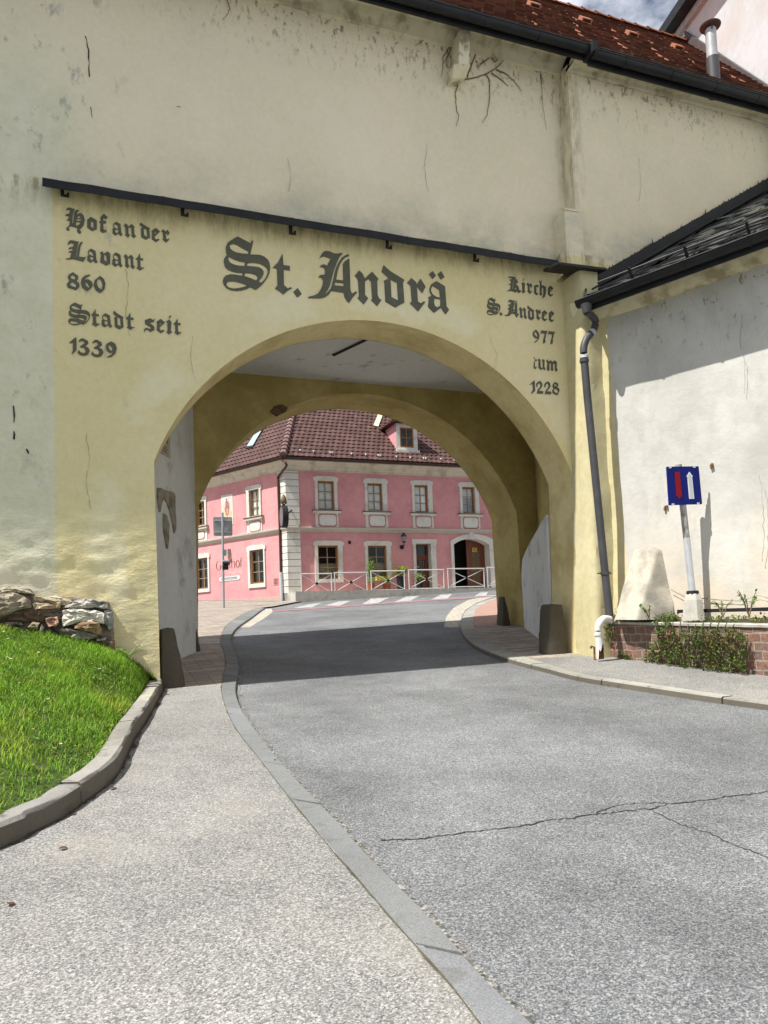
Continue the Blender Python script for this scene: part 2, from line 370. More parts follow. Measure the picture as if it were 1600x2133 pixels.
m_arch2 = plaster('deep_yellow_plaster', (0.41, 0.33, 0.13), (0.50, 0.405, 0.17), (0.32, 0.245, 0.08), (0.45, 0.65), 1.3, 0.3, 0.8)
m_butt = plaster('buttress_plaster', (0.52, 0.455, 0.255), (0.62, 0.56, 0.35), (0.55, 0.50, 0.33), (0.55, 0.7), 1.6, 0.5)
m_ceil = plaster('ceiling_plaster', (0.66, 0.66, 0.64), (0.74, 0.74, 0.71), (0.30, 0.30, 0.28), (0.60, 0.70), 3.0)
m_grey = plaster('grey_plaster', (0.60, 0.60, 0.57), (0.72, 0.71, 0.67), (0.34, 0.33, 0.30), (0.55, 0.68), 1.7, 0.35)
m_oldplaster = plaster('old_plaster', (0.28, 0.25, 0.19), (0.36, 0.32, 0.25), (0.14, 0.115, 0.08), (0.45, 0.6), 5, 0.6)
m_cornice = plaster('cornice_plaster', (0.62, 0.56, 0.38), (0.72, 0.66, 0.48), (0.24, 0.19, 0.10), (0.48, 0.62), 2.6, 0.4)
m_letter = simple('painted_lettering', (0.115, 0.115, 0.085), 0.9, var=0.12, sc=9)
m_dark = simple('dark_sheet_metal', (0.016, 0.017, 0.018), 0.55, 0.0, var=0.3, sc=5, spec=0.25)
m_gut = simple('gutter_metal', (0.014, 0.015, 0.017), 0.5, 0.0, var=0.3, sc=4, spec=0.3)
m_zinc = simple('pipe_grey', (0.065, 0.064, 0.067), 0.5, 0.0, var=0.2, sc=5, spec=0.4)
m_iron = simple('iron', (0.02, 0.019, 0.018), 0.6, 0.0)
m_rust = simple('rust', (0.20, 0.10, 0.05), 0.85, var=0.4, sc=30)
m_pipewhite = simple('white_pipe', (0.72, 0.70, 0.66), 0.6, var=0.1)
m_vine = simple('dry_vine', (0.15, 0.12, 0.08), 0.95, var=0.3, sc=20)
def mat_whitewall():
    t = NT('white_plaster', 0.93, 0.12)
    x, y, z = t.xyz(); lo = t.noise(0.9, 7, 0.62); mid = t.noise(3.2, 7, 0.65)
    col = t.mix(t.rng(lo, 0.32, 0.68), (0.48, 0.47, 0.425), (0.64, 0.625, 0.575))
    col = t.mix(t.M('MULTIPLY', t.rng(t.noise(3.2, 7, 0.65, t.vscale((1, 1, 0.45))), 0.50, 0.64), 0.42), col, (0.42, 0.415, 0.38))
    peach = t.M('MULTIPLY', t.rng(t.M('ADD', z, t.M('MULTIPLY', mid, 1.4)), 3.9, 2.7), t.rng(t.noise(1.3, 5, 0.6, t.vadd(t.pos, (5, 9, 1))), 0.38, 0.62))
    col = t.mix(t.M('MULTIPLY', peach, 0.6), col, (0.70, 0.56, 0.40))
    mould = t.M('MULTIPLY', t.rng(z, 4.9, 5.9), t.rng(t.noise(8.5, 6, 0.75, t.vscale((1, 1, 0.6))), 0.575, 0.65))
    col = t.mix(t.M('MULTIPLY', mould, 0.8), col, (0.13, 0.12, 0.10))
    # yellow paint carried round from the gate onto the first strip of this wall, with a ragged edge
    s = t.M('ADD', t.M('MULTIPLY', t.M('SUBTRACT', x, 6.957), 0.4226), t.M('MULTIPLY', t.M('SUBTRACT', 9.3, y), 0.9063))
    e = t.M('ADD', t.rng(z, 1.5, 6.0, 0.42, 0.30), t.M('MULTIPLY', t.M('SUBTRACT', t.noise(9, 5, 0.7), 0.5), 0.10))
    pm = t.M('LESS_THAN', s, e)
    yel = t.mix(t.rng(mid, 0.35, 0.65), (0.56, 0.49, 0.27), (0.66, 0.59, 0.36))
    col = t.mix(pm, col, yel)
    h = t.M('ADD', t.M('MULTIPLY', t.noise(3.4, 6, 0.6), 1.0), t.M('MULTIPLY', t.noise(40, 4, 0.6), 0.12))
    return t.out(col, t.bump(h, 0.45, 0.03))
m_whitewall = mat_whitewall()
m_church = plaster('church_plaster', (0.55, 0.575, 0.59), (0.64, 0.665, 0.68), (0.56, 0.54, 0.50), (0.5, 0.65), 0.9, 0.3)
def mat_vc(name, rough=0.85, spec=0.25, var=0.35, sc=9, bump=0.3, bd=0.01, trans=None):
    t = NT(name, rough, spec); c = t.vcol()
    c = t.mix(var, c, t.ramp(t.noise(sc, 6, 0.65), [(0.3, (0.28, 0.28, 0.28)), (0.7, (0.74, 0.74, 0.74))]), 'OVERLAY')
    return t.out(c, t.bump(t.noise(sc * 3, 4), bump, bd) if bump else None)
m_tile = mat_vc('clay_tile', 0.9, 0.2)
m_slate = mat_vc('dark_slate', 0.20, 0.9, 0.3, 6, 0.2, 0.01); m_slate.node_tree.nodes['Principled BSDF'].inputs['Metallic'].default_value = 0.65
m_stone = mat_vc('rubble_stone', 0.95, 0.15, 0.6, 7, 0.9, 0.03)
def mat_leaf(name, rough=0.6):
    t = NT(name, rough, 0.3); c = t.vcol()
    t.out(c)
    tr = t.n('ShaderNodeBsdfTranslucent', {'Color': c}); mx = t.n('ShaderNodeMixShader', {0: 0.28, 1: t.b.outputs[0], 2: tr.outputs[0]})
    t.t.links.new(mx.outputs[0], t.t.nodes['Material Output'].inputs['Surface']); return t.m
m_leaf = mat_leaf('leaves'); m_grass = mat_leaf('grass_blades', 0.65)
def mat_brick():
    t = NT('brickwork', 0.92, 0.15); x, y, z = t.xyz()
    u = t.M('SUBTRACT', t.M('MULTIPLY', x, 0.195), t.M('MULTIPLY', y, 0.981))
    wob = t.n('ShaderNodeTexNoise', {'Vector': t.pos, 'Scale': 4.0, 'Detail': 3}).outputs['Color']
    vec = t.vadd(t.comb(u, z, 0.0), t.vscale((0.05, 0.045, 0), wob))
    br = t.n('ShaderNodeTexBrick', {'Vector': vec, 'Color1': (0.235, 0.13, 0.10), 'Color2': (0.16, 0.12, 0.105), 'Mortar': (0.30, 0.25, 0.205), 'Scale': 1.0, 'Mortar Size': 0.013, 'Mortar Smooth': 0.25, 'Bias': -0.1, 'Brick Width': 0.175, 'Row Height': 0.112})
    col = t.mix(0.6, br.outputs['Color'], t.ramp(t.noise(11, 6, 0.7), [(0.3, (0.22, 0.22, 0.22)), (0.7, (0.78, 0.76, 0.72))]), 'OVERLAY')
    red = t.M('MULTIPLY', t.M('SUBTRACT', 1.0, br.outputs['Fac'], True), t.rng(t.noise(4.5, 2, 0.5, t.vadd(t.pos, (4, 4, 4))), 0.56, 0.62))
    col = t.mix(t.M('MULTIPLY', red, 0.6), col, (0.36, 0.14, 0.09))
    return t.out(col, t.bump(t.M('SUBTRACT', t.M('MULTIPLY', t.noise(22, 5), 0.5), br.outputs['Fac']), 0.9, 0.025))
m_brick = mat_brick()
m_bulge = plaster('grey_beige_plaster', (0.42, 0.39, 0.33), (0.56, 0.50, 0.40), (0.26, 0.245, 0.21), (0.45, 0.60), 2.6, 0.7, 2.0)
m_conc = plaster('concrete', (0.42, 0.40, 0.35), (0.52, 0.50, 0.45), (0.25, 0.23, 0.19), (0.5, 0.68), 3, 0.4)
m_galv = simple('galvanised_steel', (0.62, 0.64, 0.66), 0.42, 0.35, var=0.12, sc=7)
m_blue = simple('blue_sign', (0.004, 0.013, 0.17), 0.55, var=0.06, sc=4, spec=0.15)
m_red = simple('red_sign', (0.30, 0.006, 0.012), 0.55, var=0.05, spec=0.15)
m_signwhite = simple('white_sign', (0.62, 0.64, 0.64), 0.45, var=0.05)
m_steel = simple('grey_sign_back', (0.36, 0.385, 0.40), 0.5, 0.1, var=0.18, sc=3)
# inn
m_pink = plaster('pink_plaster', (0.66, 0.305, 0.312), (0.74, 0.36, 0.362), (0.57, 0.26, 0.268), (0.48, 0.66), 1.0, 0.2)
m_trim = plaster('cream_trim', (0.68, 0.66, 0.585), (0.76, 0.74, 0.67), (0.48, 0.455, 0.38), (0.52, 0.70), 2.2, 0.1)
m_corn = plaster('house_cornice', (0.62, 0.575, 0.46), (0.70, 0.66, 0.55), (0.38, 0.34, 0.26), (0.50, 0.66), 1.8, 0.1)
m_string = plaster('string_stone', (0.48, 0.44, 0.37), (0.56, 0.52, 0.44), bumps=0.1)
m_groove = simple('panel_groove', (0.50, 0.27, 0.25), 0.9)
m_plinth = plaster('plinth', (0.50, 0.37, 0.30), (0.56, 0.42, 0.35), bumps=0.2)
m_wood = simple('brown_wood', (0.30, 0.135, 0.045), 0.5, var=0.25, sc=14, spec=0.4)
m_wooddk = simple('red_brown_wood', (0.16, 0.045, 0.022), 0.4, var=0.3, sc=10, spec=0.45)
m_muntin = simple('glazing_bars', (0.34, 0.25, 0.15), 0.5)
m_black = simple('dark_room', (0.012, 0.011, 0.010), 0.9)
m_curtain = simple('curtain_white', (0.86, 0.88, 0.87), 0.9, var=0.12, sc=8)
m_drape = simple('curtain_grey', (0.30, 0.32, 0.36), 0.9, var=0.3, sc=9)
m_tan = simple('blind_tan', (0.42, 0.33, 0.20), 0.9, var=0.25, sc=8)
def mat_glass():
    t = NT('window_glass', 0.03, 0.5)
    tr = t.n('ShaderNodeBsdfTransparent', {'Color': (0.96, 0.98, 0.97, 1)}); gl = t.n('ShaderNodeBsdfGlossy', {'Roughness': 0.02, 'Color': (1, 1, 1, 1)})
    fr = t.n('ShaderNodeLayerWeight', {'Blend': 0.5}).outputs['Facing']
    f = t.M('ADD', t.M('MULTIPLY', t.M('POWER', fr, 4.0), 0.6), 0.05, True)
    mx = t.n('ShaderNodeMixShader', {0: f, 1: tr.outputs[0], 2: gl.outputs[0]})
    t.t.links.new(mx.outputs[0], t.t.nodes['Material Output'].inputs['Surface']); return t.m
m_glass = mat_glass()
m_rooflight = simple('skylight_glass', (0.45, 0.62, 0.66), 0.08, 0.0, var=0.06, spec=0.8)
m_htile = mat_vc('brown_roof_tile', 0.75, 0.25, 0.35, 5, 0.2)
m_ink = simple('dark_ink', (0.06, 0.022, 0.02), 0.9)
m_inkpale = simple('pale_pink_ink', (0.86, 0.66, 0.64), 0.9)
m_palm = simple('cream_sheet', (0.72, 0.62, 0.42), 0.7, var=0.1)
m_yellow = simple('yellow_notice', (0.72, 0.60, 0.08), 0.7)
m_paper = simple('white_paper', (0.8, 0.8, 0.8), 0.8)
m_rail = simple('white_painted_steel', (0.62, 0.60, 0.58), 0.4, 0.1, var=0.08, sc=5)
m_pot = simple('black_pot', (0.02, 0.02, 0.022), 0.6)
m_clay = simple('terracotta', (0.32, 0.10, 0.05), 0.9)
m_petal = simple('daisy_petal', (0.85, 0.85, 0.83), 0.8, var=0.03); m_disc = simple('daisy_centre', (0.7, 0.5, 0.03), 0.8)
# ================================================================== ground
def axis(a, b, step, far):
    l = list(np.arange(a, b, step)); return [-far, -far * .4, -60, -30, -18] + l + [b, 30, 60, far * .4, far]
mb = MB(); xs = axis(-12, 24, 0.8, 300); ys = axis(-12, 46, 0.8, 300)
mb.grid([[(x, y, gz(x, y)) for y in ys] for x in xs], flip=False)
tag(mb.build('road', m_road, smooth=60), kind='structure')
def P3(pts, h): return [G(x, y, h) for x, y in pts]
HP = 0.055   # pavement above the road
# granite kerb between the left pavement and the road, from the picture's lower edge to the corner by the inn
kl = [(998, 2129), (925, 2033), (857, 1960), (784, 1876), (717, 1797), (695, 1775), (621, 1683), (582, 1635), (538, 1578), (503, 1534), (481, 1499), (466, 1460), (461.6, 1438), (464, 1412), (470, 1385), (467, 1359), (459, 1333), (472, 1302.5), (503, 1280.6), (525, 1270), (540, 1266)]
kr = [(1116, 2133), (1015, 2039), (930, 1943), (852, 1864), (773, 1785), (700, 1704), (630, 1635), (582, 1582), (547, 1539), (507, 1482), (492, 1442), (494, 1412), (496.6, 1381), (485.6, 1346), (481, 1329), (494, 1307), (525, 1285), (545, 1270), (552, 1267)]
KL = P3(kl, HP); KR = P3(kr, HP)
def extend(P, d):
    v = P[0] - P[1]; v = v / np.linalg.norm(v); q = P[0] + v * d; q[2] = gz(q[0], q[1]) + HP; return [q] + P
KL = extend(extend(KL, 2.0), 3.0); KR = extend(extend(KR, 2.0), 3.0)
def kerb(L, R, n, seg, name, mat, h=0.2, gap=0.010, rnd=0.016):
    L = bylen(smooth_path(L, 5), n); R = bylen(smooth_path(R, 5), n); mb = MB(); i = 0
    while i < n - 1:
        j = min(i + seg + random.choice((-1, 0, 0, 1)), n - 1)
        a, b = L[i:j + 1].copy(), R[i:j + 1].copy(); dz = RNG.uniform(-.003, .003)
        e = (a[1] - a[0]); e = e / np.linalg.norm(e) * gap
        a[0] += e; b[0] += e; a[-1] -= e; b[-1] -= e
        w = (b - a); w = w / np.linalg.norm(w, axis=1)[:, None] * rnd
        zz = np.array([0, 0, 1.0])
        prof = [[p - zz * h, p - zz * rnd + zz * dz, p + q + zz * dz, r - q + zz * dz, r - zz * rnd + zz * dz, r - zz * h] for p, r, q in zip(a, b, w)]
        kc = random.uniform(.82, 1.12); kc = (kc, kc * random.uniform(.98, 1.01), kc * random.uniform(.95, 1.02)); mb.grid(prof, 0, kc)
        for k in (0, -1): mb.add(prof[k], [(0, 1, 2, 3, 4, 5)], 0, kc)
        i = j
    return tag(mb.build(name, mat, vcol=True), kind='structure')
kerb(KL, KR, 140, 6, 'kerb', m_kerb)
# grit lying along the kerb, and the mossy joint on the pavement side
m_grit = mat_aggregate('kerb_grit', [(0.15, (0.05, 0.047, 0.042)), (0.5, (0.13, 0.125, 0.115)), (0.9, (0.36, 0.35, 0.33))], 70, 0.4)
mb = MB(); mj = MB(); L = []; J = []
for p, q in zip(bylen(smooth_path(KR, 5), 260), bylen(smooth_path(KL, 5), 260)):
    d = (p - q); d = d / np.linalg.norm(d); w = .05 + .07 * abs(fbm(p[0] * 5, p[1] * 5)) + .03 * random.random()
    a = p - d * .01; b = p + d * w; L.append([(a[0], a[1], gz(*a[:2]) + .006), (b[0], b[1], gz(*b[:2]) + .005)])
    w = .004 + .03 * max(0, fbm(q[0] * 6, q[1] * 6, 3)); a = q + d * .004; b = q - d * w; J.append([(a[0], a[1], gz(*a[:2]) + HP + .001), (b[0], b[1], gz(*b[:2]) + HP + .001)])
mb.grid(L); tag(mb.build('kerb_grit', m_grit), kind='structure')
mj.grid(J); tag(mj.build('mossy_joint', simple('mossy_dirt', (0.085, 0.078, 0.05), .95, var=.4, sc=12)), kind='structure')
# right kerb
rl = [(959, 1306), (964, 1325), (978, 1342), (1002, 1358.6), (1042, 1375), (1090, 1389.5), (1137, 1401), (1209, 1420), (1369, 1446), (1481, 1463.5), (1600, 1480)]
KRL = [G(x, y, 0.0) + np.array([0, 0, 0.075]) for x, y in rl]
rfar = P3([(963, 1285), (971, 1271), (995, 1256.5), (1039, 1242)], HP)[::-1]
def extend2(P, d):
    v = P[-1] - P[-2]; v = v / np.linalg.norm(v); q = P[-1] + v * d; q[2] = gz(q[0], q[1]) + 0.075; return P + [q]
v_end = rfar[0] + (rfar[0] - rfar[1]) * 1.5; v_end[2] = gz(v_end[0], v_end[1]) + .075
KRL = [v_end] + rfar + KRL; KRL = extend2(extend2(KRL, 2.5), 4.0)
KRL = [np.array(p) for p in bylen(smooth_path(KRL, 5), 120)]
KRR = []
for i, p in enumerate(KRL):
    t = KRL[min(i + 1, 119)] - KRL[max(i - 1, 0)]; n = np.array([-t[1], t[0], 0]); n /= np.linalg.norm(n)
    w = 0.30 if p[1] > 10.0 else (0.15 + 0.15 * sstep(8.2, 10.0, p[1]))
    q = p + n * w; q[2] = gz(q[0], q[1]) + 0.075; KRR.append(q)
def kerb_plain(L, R, name, mat, seg=6): return kerb(L, R, len(L), seg, name, mat)
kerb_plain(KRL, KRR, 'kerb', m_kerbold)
# lawn border kerb
ct = [(339, 1438), (306, 1499), (280, 1539), (254, 1596), (227.5, 1631), (175, 1670), (118, 1709), (57, 1736), (0, 1766)]
CT = P3(ct, HP); CT = [np.array([0.56, 9.62, gz(.56, 9.62) + HP])] + CT + [np.array([-2.4, 2.9, gz(-2.4, 2.9) + HP]), np.array([-6, 0.6, gz(-6, .6) + HP])]
CT = bylen(smooth_path(CT, 6), 90)
CI = []
for i, p in enumerate(CT):
    t = CT[min(i + 1, 89)] - CT[max(i - 1, 0)]; n = np.array([t[1], -t[0], 0]); n /= np.linalg.norm(n)
    CI.append(p + n * 0.165)
CI = np.array(CI); KH = 0.135
zz = np.array([0, 0, 1.0])
mb = MB(); i = 0
mdirt = MB(); LD = []
for p, q in zip(bylen(CT, 700), bylen(CI, 700)):
    d = (p - q) / np.linalg.norm(p - q); w = .012 + .07 * max(0, fbm(p[0] * 4, p[1] * 4, 2)) * (.4 + random.random()) + .012 * random.random(); b = p + d * w; LD.append([(p[0], p[1], gz(*p[:2]) + HP + .003), (b[0], b[1], gz(*b[:2]) + HP + .002)])
mdirt.grid(LD); tag(mdirt.build('kerb_dirt', simple('leafy_dirt', (0.075, 0.06, 0.045), .95, var=.5, sc=25)), kind='structure')
while i < 89:
    j = min(i + random.choice((5, 6, 7, 8)), 89); a = CT[i:j + 1].copy(); b = CI[i:j + 1].copy(); dz = RNG.uniform(-.012, .008); e = a[1] - a[0]; e = e / np.linalg.norm(e) * .008
    a[0] += e; b[0] += e; a[-1] -= e; b[-1] -= e
    pr = []
    for p, q in zip(a, b):
        w = (q - p) / np.linalg.norm(q - p); jt = [fbm(p[0] * 6, p[1] * 6, k * 3.1) * .010 for k in range(4)]
        pr.append([p - zz * .12, p + zz * (KH - .02 + dz + jt[0]) + w * (.005 + jt[1]), p + w * .025 + zz * (KH + dz + jt[2]), q - w * .02 + zz * (KH + dz + jt[3]), q + zz * (KH - .02 + dz), q - zz * .15])
    kc = random.uniform(.72, 1.15); kc = (kc, kc * random.uniform(.97, 1.01), kc * random.uniform(.9, 1.02)); mb.grid(pr, 0, kc)
    for k in (0, -1): mb.add(pr[k], [(0, 1, 2, 3, 4, 5)], 0, kc)
    i = j
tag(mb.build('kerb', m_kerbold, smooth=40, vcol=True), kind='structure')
# pavements
def pavement(poly, name, mat, h, step=0.35):
    mb = sheet([p[:2] for p in poly], [], step, lambda u, v: (u, v, gz(u, v) + h)); return tag(mb.build(name, mat, smooth=60), kind='structure')
KLs = bylen(smooth_path(KL, 5), 120)
cut = 9.62
nearL = [p for p in KLs if p[1] < cut]; farL = [p for p in KLs if p[1] >= cut]
lastn = nearL[-1]
pavement([np.array([-6, -2.5, 0])] + [p + np.array([.03, 0, 0]) for p in nearL] + [np.array([lastn[0] + .03, cut, 0]), np.array([0.56, cut, 0])] + [p - np.array([.03, 0, 0]) for p in CT[1:]], 'pavement', m_path, HP - .004, 0.4)
pavement([np.array([0.2, cut, 0]), np.array([lastn[0] + .03, cut, 0])] + [p + np.array([.03, 0, 0]) for p in farL] + [np.array([farL[-1][0] + .6, farL[-1][1] + .5, 0]), np.array([7.0, 27.4, 0]), np.array([5.6, 27.6, 0]), np.array([0.5, 36.5, 0]), np.array([-4, 36.5, 0]), np.array([-4, 14.0, 0]), np.array([0.2, 12.5, 0])], 'paving', m_pave, HP - .004, 0.6)
R_ = [p for p in KRR]
nearR = [p for p in R_ if p[1] < 9.5]; midR = [p for p in R_ if 9.5 <= p[1] < 14.15]; farR = [p for p in R_ if p[1] >= 14.15]
sh = np.array([-.03, .0, 0])
pavement([midR[-1] * np.array([1, 0, 1]) + np.array([0, 9.5, 0]) + sh] + [p + sh for p in nearR] + [np.array([14, nearR[-1][1], 0]), np.array([14, 9.5, 0])], 'pavement', m_path, 0.07, 0.4)
pavement([farR[-1] * np.array([1, 0, 1]) + np.array([0, 14.15, 0]) + sh] + [p + sh for p in midR] + [np.array([midR[-1][0], 9.5, 0]), np.array([9.5, 9.5, 0]), np.array([9.5, 14.15, 0])], 'paving', m_pave, 0.07, 0.4)
pavement([p + sh for p in farR] + [np.array([farR[-1][0], 14.15, 0]), np.array([14.0, 14.15, 0]), np.array([16.0, farR[0][1], 0])], 'paving', m_pavered, 0.07, 0.5)
# gutter setts beside the kerbs near the street
def flat(px, name, mat, h):
    p = [G(x, y, h) for x, y in px]; mb = sheet([q[:2] for q in p], [], 0.5, lambda u, v: (u, v, gz(u, v) + h)); return tag(mb.build(name, mat), kind='structure')
flat([(497, 1307), (520, 1307), (548, 1290), (568, 1275), (566, 1268), (550, 1268), (527, 1285)], 'gutter_setts', m_sett, 0.006)
flat([(925, 1306), (957, 1307), (962, 1284), (970, 1270), (994, 1255), (1038, 1240), (1020, 1240), (975, 1250), (945, 1266), (930, 1284)], 'gutter_setts', m_sett, 0.006)
# zebra crossing and its red line
c4 = crop(680, 1160, 4.3243)
for i, q in enumerate([[(320, 427), (400, 377), (565, 368), (445, 425)], [(608, 408), (720, 358), (840, 351), (745, 402)], [(935, 388), (1030, 342), (1135, 335), (1085, 380)], [(1330, 358), (1385, 322), (1455, 316), (1440, 350)], [(-20, 440), (110, 402), (225, 395), (120, 440)], [(-300, 462), (-150, 425), (-40, 415), (-130, 455)], [(865, 340), (905, 325), (1060, 312), (940, 330)]]):
    flat(c4(q), 'zebra_stripe', m_white, 0.008)
flat(c4([(-480, 482), (-480, 494), (0, 462), (480, 426), (1000, 392), (1480, 362), (1540, 352), (1480, 352), (1000, 380), (480, 414), (0, 449)]), 'red_road_line', m_redline, 0.009)
# cracks in the asphalt
cz = crop(700, 1600, 1.7778)
def ribbon(mb, pts, w, h, mi=0):
    pts = [np.array(p) for p in pts]; L = []; 
    for i, p in enumerate(pts):
        t = pts[min(i + 1, len(pts) - 1)] - pts[max(i - 1, 0)]; n = np.array([-t[1], t[0], 0]); n /= np.linalg.norm(n) + 1e-9
        ww = w * (0.5 + random.random()) * (0.25 if i in (0, len(pts) - 1) else 1)
        L.append([p + n * ww + zz * h, p - n * ww + zz * h])
    mb.grid(L, mi)
mb = MB()
for pl, w in (([(180, 268), (330, 262), (480, 240), (600, 226), (720, 210), (800, 192), (880, 186), (960, 172), (1070, 160), (1160, 152), (1230, 135), (1330, 124), (1440, 108), (1540, 98), (1610, 84)], .0055), ([(960, 168), (1060, 135), (1150, 130), (1230, 132)], .004), ([(1170, 160), (1230, 188), (1290, 215), (1380, 242), (1460, 280), (1540, 310), (1620, 345)], .0032)):
    pts = []
    for p in resample([np.array(q) for q in pl], 14): pts.append(G(*cz([(p[0] + random.uniform(-3, 3), p[1] + random.uniform(-3, 3))])[0], 0.0))
    ribbon(mb, pts, w, .004)
tag(mb.build('road_crack', m_crack), kind='structure')

# ================================================================== lawn
wl_ = [AtY(330, 1420, 9.45), AtY(240, 1356, 9.3), AtY(120, 1331, 9.25), AtY(0, 1312, 9.25), np.array([-2.5, 9.4, 1.86]), np.array([-7, 9.5, 2.0])]
WL = bylen(smooth_path(wl_, 8), 90)
CIl = CI + zz * (KH - .03)
def lawn_pt(t, u):
    i = t * 89; k = int(min(88, i)); f = i - k
    a = CIl[k] * (1 - f) + CIl[k + 1] * f; b = WL[k] * (1 - f) + WL[k + 1] * f
    p = a * (1 - u) + b * u; p[2] += 0.10 * sin(pi * u) * min(1, np.linalg.norm(b - a)) + 0.02 * fbm(p[0] * 2, p[1] * 2); return p
mb = MB(); mb.grid([[lawn_pt(t, u) for u in np.linspace(0, 1, 24)] for t in np.linspace(0, 1, 60)])
tag(mb.build('lawn', simple('lawn_soil', (0.05, 0.075, 0.018), 0.95, var=0.4, sc=15), smooth=60), kind='structure')
def blades(n, sampler, lo, hi, wlo, whi, lean=0.6):
    V = []; F = []; C = []
    for _ in range(n):
        p, f = sampler()
        if p is None: continue
        cl = fbm(p[0] * 2.3, p[1] * 2.3, 3.3); h = random.uniform(lo, hi) * (1 + 0.75 * cl + .5 * max(0, fbm(p[0] * .9, p[1] * .9, 6))) * f * (1.7 if random.random() < .012 else 1); w = random.uniform(wlo, whi) / 2
        a = random.uniform(0, 2 * pi); d = np.array([cos(a), sin(a), 0]); s = np.array([-sin(a), cos(a), 0]); l = random.uniform(.15, lean) * h
        k = len(V)
        V += [p - s * w, p + s * w, p + d * l * .35 + s * w * .8 + zz * h * .55, p + d * l * .35 - s * w * .8 + zz * h * .55, p + d * l + zz * h]
        F += [(k, k + 1, k + 2, k + 3), (k + 3, k + 2, k + 4)]
        g = random.random(); y = max(0, fbm(p[0] * 1.1, p[1] * 1.1, 9.0)); dk = 0.75 + 0.5 * random.random()
        c = (0.135 + .125 * g + .19 * y, 0.285 + .15 * g + .09 * y, 0.018 + .022 * g); c = tuple(x * dk * (1 + .3 * cl) for x in c)
        if random.random() < .05 + .1 * y: c = (0.34, 0.29, 0.11)
        C += [c] * 5
    mb = MB(); mb.v = V; mb.f = F; mb.mi = [0] * len(F); mb.c = C; return mb
def lawn_sampler():
    t = random.random() ** 1.0 * 0.72; u = random.random() ** .9 - (.045 if random.random() < .06 else 0)
    k = int(t * 88); wdt = np.linalg.norm(WL[k] - CIl[k])
    if random.random() > min(1, wdt / 3.0 + .08): return None, 1
    p = lawn_pt(t, u); e = 0.85 if u < .04 else (1.35 if u > .9 else 1)
    return p - zz * .005, e
tag(blades(95000, lawn_sampler, .024, .062, .004, .009, 1.1).build('grass', m_grass, vcol=True), kind='stuff')
# broad-leaved weeds at the foot of the wall
def leaf_shape(o, d, up, L, W, mb, col):
    d = d / np.linalg.norm(d); s = np.cross(d, up); s /= np.linalg.norm(s) + 1e-9; n = np.cross(s, d)
    mid = [o, o + d * L * .3 + n * L * .06, o + d * L * .65 + n * L * .05, o + d * L - n * L * .08]
    ws = [.12, .5, .42, .02]; vs = []
    for m, w in zip(mid, ws): vs += [m - s * W * w + n * W * .12, m, m + s * W * w + n * W * .12]
    fs = []
    for i in range(3): fs += [(i * 3, i * 3 + 1, i * 3 + 4, i * 3 + 3), (i * 3 + 1, i * 3 + 2, i * 3 + 5, i * 3 + 4)]
    mb.add(vs, fs, 0, col)
def green(a=.07, b=.19, c=.02, v=.5):
    k = 1 + v * (random.random() - .5) * 2; y = random.random() * .05; return (a * k + y, b * k + y * .6, c * k)
mb = MB(); n_ = 0
while n_ < 2600:
    p, f = lawn_sampler()
    if p is None or fbm(p[0] * 1.6, p[1] * 1.6, 21) < .12: continue
    n_ += 1; a = random.uniform(0, 6.28); L = random.uniform(.014, .034); k = random.uniform(.7, 1.3)
    leaf_shape(p + zz * random.uniform(.025, .06), np.array([cos(a), sin(a), random.uniform(-.1, .6)]), zz, L, L * .8, mb, (.10 * k, .25 * k, .035 * k) if random.random() < .8 else (.30 * k, .30 * k, .08 * k))
tag(mb.build('clover', m_leaf, vcol=True), kind='stuff')
for px, py, n, lb in ((232, 1385, 9, 'broad-leaved weed by the foot of the yellow gate wall, beside the rubble end'), (268, 1375, 6, 'small pale weed in the lawn corner next to the tapering kerb end')):
    o = AtY(px, py, 9.15); 
    w_ = thing('weed_plant', lb, 'weed', o)
    mb = MB()
    for i in range(n):
        a = random.uniform(0, 2 * pi); leaf_shape(o + zz * .02, np.array([cos(a), sin(a), random.uniform(.5, 1.2)]), zz, random.uniform(.14, .24), .075, mb, green(.16, .30, .05, .3))
    mb.build('leaves', m_leaf, w_, vcol=True)
# daisies
dm = MB(); 
for k in range(9):
    a = 2 * pi * k / 9; b = a + .5; dm.add([(0, 0, .0), (cos(a) * .012, sin(a) * .012, .002), (cos((a + b) / 2) * .014, sin((a + b) / 2) * .014, .003), (cos(b) * .012, sin(b) * .012, .002)], [(0, 1, 2, 3)])
dm.lathe((0, 0, .001), [(.005, 0), (.004, .003)], 8, 1)
dm.tube([(0, 0, -.09), (0, 0, 0)], .0012, 4, True, 2)
m_stem = simple('stem', (0.10, 0.2, 0.03), 0.8)
d0 = dm.build('daisy', [m_petal, m_disc, m_stem]); tag(d0, 'small white daisy standing open in the lawn grass', 'daisy', 'daisies in the lawn')
cnt = 0
while cnt < 90:
    t = random.random() * .6; u = random.random(); p = lawn_pt(t, u)
    if (CAM - p) @ (CAM - p) < 4 or u < .06: continue
    k = int(t * 88)
    if random.random() > np.linalg.norm(WL[k] - CIl[k]) / 3: continue
    o = d0 if cnt == 0 else d0.copy()
    if cnt: COL.objects.link(o)
    o.location = (p[0], p[1], p[2] + random.uniform(.055, .085)); o.rotation_euler = (random.uniform(-.5, .2), random.uniform(-.3, .3), random.uniform(0, 6)); s_ = random.uniform(.7, 1.25); o.scale = (s_, s_, 1)
    cnt += 1
